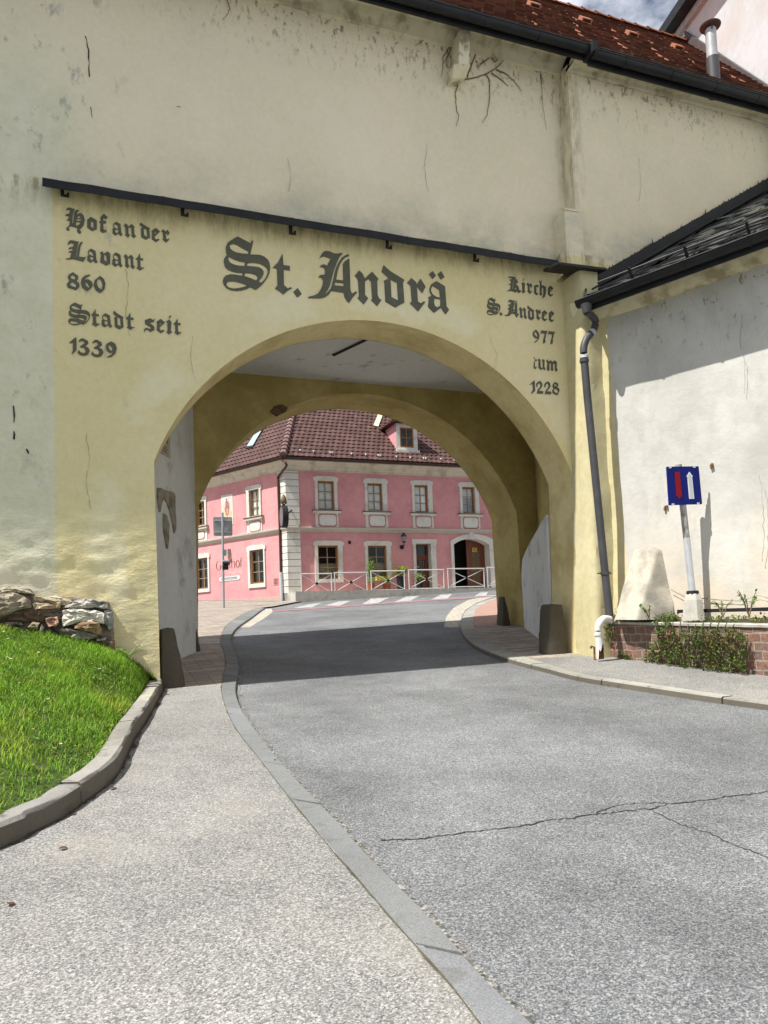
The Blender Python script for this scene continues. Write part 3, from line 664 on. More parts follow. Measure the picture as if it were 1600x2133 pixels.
# a few dead leaves on the pavement
lv = MB(); leaf_shape(np.zeros(3), np.array([1.0, 0, 0.05]), zz, .06, .045, lv, (0.15, 0.055, 0.035)); lv.add([(-.02, 0, .004), (0, .002, .004), (0, -.002, .004)], [(0, 1, 2)], 0, (0.12, 0.04, 0.02))
l0 = lv.build('fallen_leaf', m_leaf, vcol=True)
for i, (px, py, lb) in enumerate(((123, 1770, 'dead reddish leaf lying alone on the pale pavement below the lawn kerb'), (22, 1888, 'curled brown leaf on the pavement at the lower left corner'), (290, 1548, 'red leaf lying against the lawn kerb halfway to the gate'), (250, 1590, 'dead leaf against the bend of the lawn kerb'), (228, 1645, 'red-brown leaf just below the bend of the lawn kerb'), (802, 1752, 'small dark leaf on the road beside the granite kerb, at the end of the crack'), (575, 1583, 'tiny dark leaf on the granite kerb'))):
    o = l0 if i == 0 else l0.copy()
    if i: COL.objects.link(o)
    p = G(px, py, HP if px < 600 else 0); o.location = (p[0], p[1], p[2] + .006); o.rotation_euler = (.1, .1, i * 1.7); s_ = (.75, .8, .8, .8, .9, .5, .4)[i]; o.scale = (s_,) * 3
    tag(o, lb, 'leaf', 'dead leaves on the paving')
# ================================================================== gate building
YG = 9.6; YI = 10.3; YB = 13.5; YE = 14.6
gate = thing('gate_building', 'tall cream and yellow gate building with round arched passage and old-style lettering', 'building', (3.6, 10.0, gz(3.6, 10.0)))
def arch(cx, cz, R, xl, xr, zl, zr, n=40):
    a0 = atan2(zr - cz, xr - cx); a1 = atan2(zl - cz, xl - cx)
    return [(cx + R * cos(a0 + (a1 - a0) * i / n), cz + R * sin(a0 + (a1 - a0) * i / n)) for i in range(n + 1)]
A1 = arch(3.635, 2.568, 3.325, 0.524, 6.765, 3.76, 3.789)
A1 = [(A1[0][0], A1[0][1])] + A1[1:]
JL, JR = (0.557, 0.2), (6.655, 0.4)
path1 = [JR] + A1 + [JL]
def wd(x, z):
    am = 0.004 + 0.011 * sstep(4.4, 2.2, z) * sstep(3.0, 0.4, x) + .008 * sstep(4.0, 2.0, z)
    e = min(abs(x - .54), 1) if z < 4.2 else 1
    return am * (.5 * fbm(x * 1.3, z * 2.2, 1.0, 4) + .75 * fbm(x * 3.2, z * 6.5, 5.0, 4)) * min(1, .15 + e * 4)
outer = [(-7, 0.0), (JL[0], 0.0)] + path1[::-1] + [(JR[0], 0.0), (6.9, 0.0), (6.9, 10.3), (-7, 10.3)]
mb = sheet(outer, [], 0.06, lambda x, z: (x, YG + wd(x, z), z))
cA = crop(0, 0, 2)
def wallstrip(mb, px, w, y=None, mi=1):    # a thin dark crack in the plaster
    P = [AtY(a, b, (y or YG) - .008) for a, b in px]; L = []
    for i, p in enumerate(P):
        t = P[min(i + 1, len(P) - 1)] - P[max(i - 1, 0)]; n = np.array([-t[2], 0, t[0]]); n /= np.linalg.norm(n); ww = w * random.uniform(.25, 1.2)
        L.append([p + n * ww, p - n * ww])
    mb.grid(L, mi)
wallstrip(mb, cA([(356, 150), (362, 170), (364, 190), (370, 210), (369, 240), (372, 260), (370, 285), (373, 320)]), .008)
wallstrip(mb, cA([(378, 445), (381, 462), (384, 490)]), .008)
for pl in ([(262, 560), (268, 600), (262, 650), (270, 700)], [(402, 700), (398, 740), (405, 790)], [(1020, 705), (1035, 740), (1030, 775), (1048, 800)], [(180, 900), (186, 950), (180, 1010), (190, 1060)], [(600, 330), (606, 360), (602, 400)], [(890, 300), (884, 350), (892, 400)], [(1330, 330), (1336, 370), (1330, 420)]): wallstrip(mb, [(x + random.uniform(-2, 2), y) for x, y in [tuple(p) for p in resample([np.array(q, float) for q in pl], 9)]], .0028, None if pl[0][0] < 1300 else 9.35, 2)
wallstrip(mb, [(28, 845), (30, 865), (29, 880)], .008); wallstrip(mb, [(29, 898), (30, 905), (29, 915)], .014); wallstrip(mb, [(55, 935), (58, 940), (60, 945)], .014)
wallstrip(mb, cA([(735, 443), (745, 445), (752, 444)]), .008)
mb.build('front_wall', [m_gate, m_crack, simple('hairline_plaster_crack', (.30, .27, .18), .95)], gate, smooth=60)
def extr(path, y0, y1): return [[(x, y0, z), (x, (y0 + y1) / 2, z), (x, y1, z)] for x, z in path]
mb = MB(); mb.grid(extr([JR] + A1 + [JL], YG - .004, YI)); mb.prism([[(x, YI, z) for x, z in [(-1.5, 0.2), JL] + path1[::-1][1:-1] + [JR, (9.6, 0.2), (9.6, 6.6), (-1.5, 6.6)]]], (0, -.02, 0))
mb.build('front_arch', m_arch, gate, smooth=40)
A2 = arch(4.76, 2.679, 3.465, 1.405, 8.115, 3.86, 3.873)
path2 = [(8.09, 0.5)] + A2 + [(1.40, 0.5)]
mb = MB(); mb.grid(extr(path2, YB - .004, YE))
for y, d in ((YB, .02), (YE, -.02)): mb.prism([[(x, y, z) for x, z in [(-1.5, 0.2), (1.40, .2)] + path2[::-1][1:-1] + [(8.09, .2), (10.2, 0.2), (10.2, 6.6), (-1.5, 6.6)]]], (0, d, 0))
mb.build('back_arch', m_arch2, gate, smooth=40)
# ceiling, side walls of the passage
mb = MB(); mb.box((-1.5, YI, 6.345), (10.2, YB, 6.6))
mb.build('passage_ceiling', m_ceil, gate)
q = onplane(695, 740, (0, 0, 6.325), (0, 0, 1)), onplane(800, 690, (0, 0, 6.325), (0, 0, 1))
mb = MB(); mb.tube(q, .022, 6); mb.tube([q[0], q[0] + zz * .03], .03, 6); mb.build('ceiling_rod', m_iron, gate)
l0, l1 = np.array([0.10, 10.32, 0]), np.array([1.437, 13.49, 0])
ld = (l1 - l0) / np.linalg.norm(l1 - l0); ln = np.array([ld[1], -ld[0], 0])
def LW(px, py, off=0.0): return onplane(px, py, l0 + ln * off, ln)
lo2 = lambda p: ((p - l0) @ ld, p[2])
mb = MB()
L_ = np.linalg.norm(l1 - l0)
sheet([(0, .3), (L_, .3), (L_, 6.35), (0, 6.35)], [], .15, lambda s, z: tuple(l0 + ld * s + ln * (.012 * fbm(s * 2, z * 2, 2)) + zz * z), mb)
mb.build('passage_wall', m_grey, gate, smooth=60, base=None).__setitem__('label', 'grey plastered passage wall with bare old plaster patches')
c5 = crop(320, 960, 10.66)
mb = MB()
mb.prism([[LW(x, y, .022) for x, y in c5([(95, 600), (170, 598), (240, 640), (340, 665), (460, 705), (490, 800), (488, 1100), (510, 1350), (505, 1540), (470, 1610), (440, 1400), (400, 1230), (350, 1050), (300, 920), (255, 850), (215, 880), (190, 960), (165, 1100), (148, 1140), (110, 1000), (88, 800)])]], -ln * .03)
mb.prism([[LW(x, y, .022) for x, y in c5([(240, 1165), (300, 1220), (355, 1400), (350, 1700), (325, 1950), (300, 1940), (245, 1600), (230, 1400)])]], -ln * .03)
mb.build('bare_patch', m_oldplaster, gate)
c1 = crop(310, 820, 5.161)
mb = MB(); mb.prism([[LW(x, y, .02) for x, y in c1([(120, 470), (225, 350), (232, 690), (140, 640)])]], -ln * .03)
mb.prism([[LW(x, y, .03) for x, y in c1([(150, 480), (205, 420), (205, 540), (150, 500)])]], -ln * .03, 1); mb.prism([[LW(x, y, .03) for x, y in c1([(160, 560), (200, 575), (200, 650), (160, 620)])]], -ln * .03, 1)
mb.build('plaster_plaque', [simple('plaque_stone', (0.42, 0.39, 0.30), .9), m_oldplaster], gate)
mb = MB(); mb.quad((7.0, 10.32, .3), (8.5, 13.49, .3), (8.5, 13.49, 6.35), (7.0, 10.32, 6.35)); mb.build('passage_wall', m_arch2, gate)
p1, p2 = G(1094, 1309, .07), G(1123, 1331, .07); rd = (p2 - p1); rd[2] = 0; rd /= np.linalg.norm(rd); rn = np.array([rd[1], -rd[0], 0])
if rn[0] > 0: rn = -rn
RW = lambda x, y: onplane(x, y, p1, rn)
mb = MB()
prof = [RW(x, y) for x, y in [(1093, 1312), (1089, 1250), (1086, 1200), (1088, 1166), (1094, 1150), (1104, 1130), (1120, 1102), (1140, 1078), (1158, 1064)]]
prof = [p for p in prof if p[1] > 10.5]
q_ = prof[-1] + (prof[-1] - prof[-2]) * ((10.36 - prof[-1][1]) / (prof[-1][1] - prof[-2][1])); q_[2] = prof[-1][2] + .12; prof.append(q_)
print('CURVB', prof)
e_ = prof[-1].copy(); e_[2] = .6; s_ = prof[0].copy(); s_[2] = .6
prof = [s_] + prof + [e_]
mb.prism([prof], -rn * .5)
mb.build('curved_buttress', m_grey, gate, smooth=40)
# right-hand upper wall and the buttress beside the arch
YR = 9.35
mb = sheet([(6.87, 5.0), (13.5, 5.0), (13.5, 10.16), (6.87, 10.16)], [], .15, lambda x, z: (x, YR + .004 * fbm(x * 1.3, z * 1.3, 4), z))
mb.quad((6.87, YG + .05, 5), (6.87, YR, 5), (6.87, YR, 10.3), (6.87, YG + .05, 10.3)); mb.quad((6.88, YR + .01, 0.3), (13.5, YR + .01, 0.3), (13.5, YR + .01, 5.05), (6.88, YR + .01, 5.05))
mb.build('upper_wall', m_gate, gate, smooth=50)
zt = AtY(1195, 436, 9.25)[2]; xl, xr = AtY(1176, 437, 9.25)[0], AtY(1213, 440, 9.25)[0]
mb = MB()
# lower buttress: battered pier with soft corners, rough plaster
def pier(z):
    b = .10 * sstep(4.5, .8, z)
    x0 = 6.72 - .06 * sstep(4, 1, z); y0 = 9.12 - b * .3; x1 = 7.05
    return [(6.73 - .06 * sstep(4, 1, z), YG + .06), (x0, (y0 + YG) / 2 + .02), (x0, y0 + .06), (x0 + .03, y0 + .012), (x0 + .09, y0), ((x0 + x1) / 2, y0 + .006), (x1, y0 + .01), (x1 + .03, YG)]
zs = np.arange(.5, 6.86, .12)
mb.grid([[(x + .016 * fbm(z * 2.2, i * 1.3, 1), y + .016 * fbm(z * 2.2, i * 1.3, 7), z) for i, (x, y) in enumerate(pier(z))] for z in zs])
bt = mb.build('buttress', m_butt, gate, smooth=50)
mb = MB(); mb.grid([[(x + .012 * fbm(z * 3, x * 5, 2), y + .012 * fbm(z * 3, x * 5, 8), z) for x, y in ((xl + .02, YG), (xl, 9.36), (xl + .01, 9.265), (xl + .05, 9.25), (xr - .05, 9.25), (xr, 9.26), (xr + .01, 9.36))] for z in np.arange(6.86, zt + .01, .08)])
mb.prism([[(xl, 9.25, zt - .03), (xr, 9.25, zt - .03), (xr - .02, 9.36, zt + .06), (xl + .02, 9.40, zt + .06)]], (0, 0, .03))
mb.build('buttress_cap', m_gate, bt, smooth=50)
# canopy: sheet-metal strip on hooks
YC = 9.36
def lip(px, py): return AtY(px, py, YC)
ca, cb = lip(88, 369), lip(1163, 543)
mb = MB()
def can(p, d):
    x = p[0]; z = p[2]; return [(x, YG + .01, z + .085), (x, YC, z), (x, YC, z - .105), (x, YC + .012, z - .105), (x, YC + .012, z - .02), (x, YG + .01, z + .06)]
N_ = 26
prof = [can(ca + (cb - ca) * i / N_ + zz * random.uniform(-.006, .006), 0) for i in range(N_ + 1)]
mb.grid(prof); mb.add(prof[0], [(0, 1, 2, 3, 4, 5)]); mb.add(prof[-1], [(0, 1, 2, 3, 4, 5)])
b0, b1 = AtY(1160, 543, 9.0), AtY(1264, 556, 9.0)
mb.obox((b0[0], 9.0, b0[2] - .05), (b1[0] - b0[0], 0, b1[2] - b0[2]), (0, .36, .05), (0, 0, .035))
for i in range(5, N_, 6): x, _, z = prof[i][1]; mb.obox((x, YC - .004, z - .108), (.012, 0, 0), (0, .02, 0), (0, 0, .114))
canopy = mb.build('canopy_strip', m_dark, gate)
for px, y0, y1 in ((130, 380, 408), (380, 425, 449), (605, 463, 487), (806, 495, 517), (988, 520, 544), (1152, 545, 566)):
    a, b = AtY(px, y0, 9.46), AtY(px, y1, 9.46); mb = MB()
    mb.box((a[0] - .022, 9.45, b[2]), (a[0] + .022, 9.465, a[2] + .01)); mb.box((a[0] - .022, 9.465, b[2]), (a[0] + .075, 9.48, b[2] + .03)); mb.box((a[0] + .05, 9.462, b[2] + .03), (a[0] + .075, 9.478, b[2] + .055))
    mb.build('bracket', m_iron, canopy)
# eaves cornices, gutters
zc = AtY(1185, 138, 9.42)[2]; zc2 = AtY(1400, 182, 9.18)[2]
mb = MB()
def cove(x0, x1, y, z0, z1):
    pr = [(y + .01, z0 - .06), (y - .05, z0 - .05), (y - .06, z0), (y - .10, z0 + .05), (y - .19, z0 + .12), (y - .24, z0 + .2), (y - .24, z1), (y + .01, z1)]
    xs_ = np.linspace(x0, x1, int((x1 - x0) / .4) + 1)
    g = [[(x, a, b + .006 * fbm(x, a * 5, b)) for a, b in pr] for x in xs_]; mb.grid(g); mb.add(g[0], [tuple(range(8))]); mb.add(g[-1], [tuple(range(8))])
cove(-7, 6.9, YG, zc, 10.45); cove(6.85, 13.5, YR, zc2, 10.22)
mb.build('eaves_cornice', m_cornice, gate, smooth=50)
YT = 8.98
mb = MB(); zl_ = 10.30; mb.half((-7, YT, zl_), (7.05, YT, zl_), .08); mb.box((-7, YT + .09, zl_ - .10), (7.05, YT + .135, zl_ + .06))
for x in np.arange(-6.5, 7, .9): mb.half((x, YT, zl_ - .004), (x + .03, YT, zl_ - .004), .085)
mb.half((7.02, 8.92, 10.20), (13.5, 8.92, 10.20), .085); mb.box((7.02, 9.02, 10.08), (13.5, 9.055, 10.27)); 
mb.box((6.98, 8.83, 10.16), (7.06, 9.10, 10.33))
for x in np.arange(7.6, 13, .9): mb.half((x, 8.92, 10.196), (x + .03, 8.92, 10.196), .09)
mb.build('eaves_gutter', m_gut, gate, smooth=50)
# tiled roof
TP = tan(radians(50)); ez = 10.36; ey = 8.99; RY = 12.04; RZ = ez + (RY - ey) * TP
def rp(x, y): return np.array([x, y, ez + (y - ey) * TP])
chd = np.array([-.28, -.96, 0]); chd /= np.linalg.norm(chd)
CH0 = np.array([12.02, 12.04, 0])
def chx(y): return CH0[0] + (y - CH0[1]) * (chd[0] / chd[1])
us = np.array([0, cos(radians(50)), sin(radians(50))]); un = np.array([0, -sin(radians(50)), cos(radians(50))])
mb = MB(); EX = .235; TW = .19; nr = int((RY - ey) / cos(radians(50)) / EX) + 1
for k in range(nr):
    v0 = k * EX; y0 = ey + v0 * us[1]; x = -3.0 + (k % 2) * TW / 2
    while x < chx(y0) - .02:
        w = TW - .006; x1 = min(x + w, chx(y0) + .03)
        o = rp(x, ey) + us * v0; lf = random.uniform(.044, .052); j = random.uniform(-.008, .008); tw = random.uniform(-.006, .006)
        L = EX * 1.32; c = random.random(); g = random.random()
        base = np.array([0.33, 0.115, 0.062]) * (0.6 + .7 * c) if g > .15 else np.array([0.16, .075, .048]) * (.6 + .6 * c)
        if g > .985: base = np.array([.34, .17, .10])
        a = o + us * j + un * (lf + tw); b = a + np.array([x1 - x, 0, 0]) - un * 2 * tw; cc = o + us * L + un * .006; d = cc + np.array([x1 - x, 0, 0])
        mb.add([a, b, d, cc], [(0, 1, 2, 3)], 0, tuple(base)); mb.add([a, b, d, cc, a - un * .03, b - un * .03], [(4, 5, 1, 0), (4, 0, 3), (5, 2, 1)], 0, tuple(np.array([.11, .052, .035]) * (.5 + .7 * c)))  # butt edges coloured darker than the tops: their shade is painted in
        x += TW
TB = mb; mb = MB()
for f, (xe,) in ((1, (chx(ey),)),):
    mb.quad((-7, ey - .05, ez - .02), (13.2, ey - .05, ez - .02), (13.2, RY, RZ - .03), (-7, RY, RZ - .03)); mb.quad((-7, RY, RZ - .03), (13.2, RY, RZ - .03), (13.2, 15.2, RZ - 3.6), (-7, 15.2, RZ - 3.6))
    mb.quad((-7, YG, 0), (-7, YE, 0), (-7, YE, 10.6), (-7, YG, 10.6)); mb.quad((-7, YE, 0), (-1.4, YE, 0), (-1.4, YE, 10.6), (-7, YE, 10.6)); mb.quad((-1.4, YE, 6.59), (10.2, YE, 6.59), (10.2, YE, 10.6), (-1.4, YE, 10.6)); mb.quad((10.2, YE, 0), (13.5, YE, 0), (13.5, YE, 10.6), (10.2, YE, 10.6))
mb.build('roof_deck', simple('roof_boards', (0.10, 0.07, 0.05), .9), gate)
mb = MB(); x = -3.0
while x < 11.95:
    tilt = random.uniform(-.008, .012); c = .6 + .6 * random.random()
    n = 8; P = [[(x + dx, RY - .13 * cos(pi * i / n) * s, RZ - .02 + .10 * sin(pi * i / n) * s + tz) for i in range(n + 1)] for dx, s, tz in ((0, 1.08, tilt), (.05, 1.08, tilt), (.05, 1.0, tilt), (.37, .93, 0))]
    mb.grid(P, 0, tuple(np.array([.33, .125, .07]) * c)); x += .33
mb.build('ridge_tiles', m_tile, gate, vcol=True)
rn3 = np.array([0, -TP, 1.0]); R0 = (0, ey, ez)
for px, py in ((1113, 21), (1220, 52), (1317, 81), (1412, 108)):
    p = onplane(px, py, R0, rn3); mb = MB()
    mb.obox(p - np.array([.11, 0, 0]), (.22, 0, 0), us * .16, un * .10, 0, (.36, .155, .09)); mb.obox(p - np.array([.08, 0, 0]) - us * .004 + un * .045, (.16, 0, 0), us * .02, un * .04, 0, (.03, .02, .02))
    mb.build('vent_tile', m_tile, gate, vcol=True)
for run in ([(1117, 22), (1117, 38), (1116, 58)], [(1200, 47), (1202, 60), (1207, 74), (1213, 83)], [(1281, 72), (1285, 88), (1295, 102), (1304, 108)], [(1358, 96), (1366, 112), (1376, 124), (1390, 132)], [(1430, 115), (1443, 135)], [(1515, 152), (1530, 168), (1549, 177)]):
    for a in run: p = onplane(*a, R0, rn3); TB.obox(p + un * .03, (.010, 0, 0), us * .21, un * .020, 0, (.33, .14, .085))
TB.build('tiled_roof', m_tile, gate, vcol=True)
# little plaster corbel with post under the left gutter
q0, q1, q2, q3 = AtY(958, 62, 9.3), AtY(980, 62, 9.3), AtY(977, 134, 9.3), AtY(955, 134, 9.3)
mb = MB(); mb.prism([[q0, q1, q2, q3]], (0, .3, 0)); mb.prism([[AtY(946, 134, 9.28), AtY(980, 134, 9.28), AtY(970, 162, 9.42), AtY(943, 164, 9.42)]], (0, .2, 0))
mb.build('corbel', plaster('corbel_plaster', (.70, .64, .46), (.76, .70, .52), (.2, .15, .08), (.5, .6), 4, .4), gate)
# stove pipe
cp = onplane(1487, 165, R0, rn3); zt2 = onplane(1479, 62, cp, (0, 1, 0))[2]
mb = MB(); r_ = .088; zm = cp[2] + (zt2 - cp[2]) * .42
mb.lathe(cp - zz * .3, [(r_ * 1.15, 0), (r_ * 1.15, zm - cp[2] + .3), (r_, zm - cp[2] + .31)], 20); mb.lathe((cp[0], cp[1], zm), [(r_, 0), (r_, zt2 - zm)], 20, 1)
for k in range(3): a = k * 2.1; mb.tube([(cp[0] + r_ * cos(a), cp[1] + r_ * sin(a), zt2 - .05), (cp[0] + r_ * cos(a), cp[1] + r_ * sin(a), zt2 + .08)], .012, 5, True, 2)
mb.lathe((cp[0], cp[1], zt2 + .05), [(.165, 0), (.17, .015), (.09, .06), (.01, .08)], 24, 2)
mb.build('stove_pipe', [m_zinc, simple('pipe_steel', (.42, .43, .44), .45, .2), simple('rusty_cap', (.10, .06, .05), .8)], gate, smooth=40)
# broken spots in the plaster of the arches
def rock(poly, Y, depth, mb, col, bulge=.6, seed=0.0, fn=None):
    fn = fn or (lambda x, y, Yv: AtY(x, y, Yv)); c = np.mean(poly, 0); n = len(poly); rings = [(1.0, Y + depth), (1.0, Y + depth * .3), (.97, Y + depth * .1), (.90, Y + .01), (.68, Y - .01), (.45, Y - .005), (.2, Y - .015)]
    vs = []
    poly = resample([np.array(p, float) for p in poly], 9, True); n = len(poly)
    for k, (s, yy) in enumerate(rings):
        for i, p in enumerate(poly):
            q = c + (p - c) * s; a = fn(q[0], q[1], yy); 
            d = (abs(fbm(a[0] * 5 + seed, a[2] * 11, seed)) - .25) * .09 + fbm(a[0] * 17, a[2] * 25, seed) * .012; vs.append(a + np.array([d * .3, d if k else 0, fbm(a[2] * 12, a[0] * 12, seed) * .018]))
    a = fn(c[0], c[1], Y - .035); vs.append(a)
    fs = [(k * n + i, k * n + (i + 1) % n, (k + 1) * n + (i + 1) % n, (k + 1) * n + i) for k in range(len(rings) - 1) for i in range(n)]
    fs += [((len(rings) - 1) * n + i, (len(rings) - 1) * n + (i + 1) % n, len(vs) - 1) for i in range(n)]
    mb.add(vs, fs, 0, col)
mb = MB(); rock([(985, 790), (1000, 786), (1008, 796), (1006, 815), (996, 806)], 10.28, .06, mb, (.22, .10, .07)); rock([(562, 858), (572, 846), (588, 842), (600, 848), (596, 856), (575, 868)], 13.47, .12, mb, (.15, .10, .06), seed=3)
rock([(855, 862), (880, 866), (894, 864), (890, 876), (896, 884), (888, 890), (878, 876)], 14.5, .12, mb, (.18, .12, .08), seed=5)
mb.build('broken_plaster', m_stone, gate, vcol=True)
# ------------------------------------------------------------------ lettering
YL = YG - .010
def lp(pts): return [AtY(x, y, YL) for x, y in pts]
GLY = {}
def dg(ch, c, *loops): GLY[ch] = [c(l) for l in loops]
CA = crop(460, 485, 8.889); CB = crop(640, 510, 11.4286); CC = crop(770, 540, 9.4118); CD = crop(130, 425, 6.9565); CE = crop(130, 560, 6.1538); CF = crop(1010, 570, 10.0); CG = crop(1100, 680, 14.214)
dg('S', CA, [(310, 65), (555, 190), (570, 138), (605, 150), (548, 398), (650, 400), (740, 410), (810, 440), (870, 490), (905, 560), (918, 640), (905, 740), (870, 820), (810, 910), (740, 985), (645, 1057), (545, 1005), (480, 1040), (400, 1065), (300, 1075), (200, 1065), (110, 1025), (55, 960), (38, 890), (55, 830), (100, 785), (180, 765), (260, 770), (395, 790), (405, 745), (300, 740), (200, 715), (120, 675), (75, 620), (57, 540), (65, 470), (115, 405), (95, 340), (95, 260), (130, 180), (200, 130)],
   [(165, 250), (180, 215), (230, 205), (290, 218), (400, 285), (515, 345), (503, 388), (400, 380), (290, 360), (215, 325), (175, 285)], [(150, 435), (230, 485), (340, 525), (455, 548), (440, 612), (330, 605), (240, 585), (170, 545), (138, 490)],
   [(498, 560), (600, 552), (720, 570), (800, 610), (855, 660), (872, 710), (860, 770), (820, 850), (750, 922), (700, 900), (760, 830), (795, 760), (795, 710), (760, 665), (700, 632), (600, 618), (482, 612)], [(450, 745), (560, 752), (640, 775), (680, 810), (680, 850), (655, 880), (560, 840), (440, 797)],
   [(108, 945), (125, 910), (190, 897), (280, 905), (390, 935), (488, 972), (440, 995), (340, 1020), (240, 1028), (150, 1010), (112, 975)])
dg('t', CA, [(1145, 385), (1162, 595), (1280, 610), (1280, 695), (1165, 683), (1172, 965), (1240, 1028), (1300, 1002), (1322, 1025), (1240, 1070), (1158, 1140), (1090, 1085), (1005, 1030), (1052, 970), (1040, 668), (960, 645), (1060, 545)])
dg('.', CA, [(1425, 1018), (1500, 1130), (1418, 1195), (1345, 1092)])
dg('A', CB, [(470, 140), (545, 155), (640, 200), (730, 210), (825, 185), (838, 215), (770, 285), (700, 440), (640, 600), (590, 780), (540, 970), (500, 1060), (425, 1165), (490, 1120), (560, 1040), (590, 950), (620, 830), (650, 680), (690, 540), (750, 410), (830, 300), (910, 245), (990, 220), (998, 265), (910, 300), (840, 370), (780, 470), (730, 620), (690, 825), (860, 845), (852, 450), (900, 385), (1005, 320), (1020, 700), (1032, 1060), (1050, 1130), (1085, 1155), (1160, 1100), (1190, 1135), (1090, 1250), (1000, 1385), (940, 1330), (890, 1240), (872, 1140), (575, 1095), (520, 1180), (430, 1245), (330, 1272), (180, 1275), (25, 1265), (40, 1230), (160, 1205), (250, 1160), (320, 1070), (370, 950), (380, 850), (340, 780), (265, 770), (310, 715), (420, 708), (430, 620), (410, 560), (370, 530), (300, 530), (330, 480), (390, 460), (440, 475), (480, 495), (510, 420), (560, 330), (470, 300), (400, 275), (345, 285), (290, 325), (340, 220), (400, 155)], [(675, 890), (868, 915), (868, 985), (650, 958)])
GLY['n'] = [[(748.0, 562.9), (755.5, 569.5), (760.3, 580), (775.2, 565.5), (788.6, 580.4), (785.9, 585.7), (787, 614.4), (789.7, 620.7), (795, 625), (785.9, 638), (773.2, 625), (775.3, 621.8), (773.7, 591), (773, 586), (767.7, 580.9), (760.6, 586.1), (760.6, 613.2), (767.3, 621.5), (758.1, 634), (745, 620.7), (748, 616.3), (746.3, 585.2), (744.1, 580), (739.3, 574.3)]]
dg('d', CC, [(275, 115), (420, 240), (685, 402), (655, 470), (670, 640), (685, 850), (610, 885), (505, 948), (310, 830), (295, 470), (280, 420), (375, 372), (235, 240)], [(412, 392), (470, 430), (540, 460), (560, 810), (430, 738)])
dg('r', CC, [(820, 365), (910, 445), (925, 490), (1000, 380), (1100, 535), (1035, 668), (940, 540), (930, 560), (950, 825), (1005, 862), (1070, 818), (1092, 845), (1030, 920), (955, 1025), (795, 865), (830, 815), (805, 520), (735, 460)])
dg('a', CC, [(1310, 425), (1480, 530), (1510, 920), (1560, 990), (1495, 1080), (1445, 1020), (1400, 950), (1265, 1052), (1150, 935), (1165, 780), (1148, 745), (1215, 710), (1180, 640), (1175, 570), (1210, 490)], [(1245, 525), (1370, 605), (1385, 750), (1310, 735), (1240, 685), (1205, 620), (1210, 560)], [(1270, 770), (1390, 785), (1388, 910), (1330, 942), (1285, 915), (1265, 850)])
dg('"', CC, [(1240, 230), (1302, 320), (1238, 385), (1165, 290)]); dg('"2', CC, [(1405, 230), (1470, 350), (1400, 398), (1332, 290)])
dg('H', CD, [(100, 48), (180, 72), (160, 110), (150, 160), (140, 280), (155, 275), (175, 110), (200, 85), (245, 85), (215, 120), (205, 150), (265, 125), (310, 165), (325, 230), (310, 300), (270, 350), (245, 365), (270, 395), (270, 420), (245, 430), (215, 405), (215, 365), (215, 345), (120, 318), (85, 340), (105, 365), (95, 385), (60, 375), (55, 345), (100, 310), (110, 240), (60, 232), (90, 210), (95, 170), (40, 165), (70, 140), (100, 140), (110, 105), (105, 80), (50, 88), (70, 55)], [(212, 190), (240, 165), (268, 205), (225, 205)], [(207, 218), (272, 218), (268, 242), (204, 242)], [(200, 258), (266, 262), (235, 305), (195, 312)])
dg('o', CD, [(415, 185), (500, 235), (500, 360), (435, 390), (360, 340), (360, 225)], [(415, 245), (450, 265), (450, 350), (412, 325)])
dg('f', CD, [(600, 138), (658, 190), (625, 220), (600, 195), (590, 240), (637, 245), (632, 280), (592, 278), (595, 360), (610, 375), (640, 375), (640, 395), (585, 418), (548, 385), (555, 275), (530, 262), (555, 240), (550, 190)])
dg('e', CD, [(1355, 343), (1415, 395), (1335, 470), (1345, 500), (1360, 512), (1400, 500), (1405, 520), (1352, 550), (1295, 505), (1300, 410), (1293, 385)], [(1340, 395), (1365, 412), (1340, 440)])
dg('L', CD, [(130, 520), (240, 545), (225, 580), (200, 760), (210, 760), (235, 600), (260, 555), (300, 542), (280, 575), (262, 620), (240, 760), (320, 770), (345, 760), (305, 832), (160, 795), (55, 802), (55, 788), (110, 780), (135, 700), (85, 700), (110, 680), (145, 675), (145, 640), (85, 655), (110, 625), (150, 620), (170, 580), (130, 560), (75, 590), (90, 540)])
dg('v', CD, [(580, 683), (600, 720), (655, 685), (692, 715), (695, 860), (635, 890), (548, 840), (560, 720), (543, 705)], [(608, 735), (635, 740), (645, 835), (605, 810)])
dg('8', CE, [(135, 40), (205, 90), (200, 130), (180, 155), (215, 180), (220, 225), (175, 272), (70, 240), (55, 195), (90, 150), (68, 110), (80, 75)], [(105, 95), (130, 75), (165, 100), (160, 135), (115, 125)], [(95, 195), (125, 165), (175, 200), (175, 238), (110, 215)])
dg('6', CE, [(350, 70), (358, 82), (300, 115), (285, 140), (330, 130), (375, 160), (390, 200), (370, 245), (315, 283), (255, 240), (235, 180), (250, 120), (290, 85)], [(290, 170), (320, 180), (345, 225), (340, 245), (305, 215)])
dg('0', CE, [(485, 88), (535, 130), (555, 190), (540, 260), (485, 308), (430, 275), (400, 210), (415, 145)], [(475, 125), (500, 155), (515, 210), (505, 265), (460, 235), (440, 180), (450, 140)])
dg('s', CE, [(1130, 632), (1160, 655), (1188, 640), (1170, 680), (1120, 690), (1180, 740), (1180, 780), (1130, 808), (1085, 775), (1060, 790), (1048, 815), (1050, 770), (1075, 755), (1135, 770), (1130, 745), (1060, 705), (1058, 655)])
dg('i', CE, [(1375, 650), (1400, 680), (1390, 790), (1408, 810), (1368, 837), (1335, 810), (1350, 790), (1345, 690), (1330, 670)]); dg("'", CE, [(1375, 597), (1398, 602), (1362, 645)])
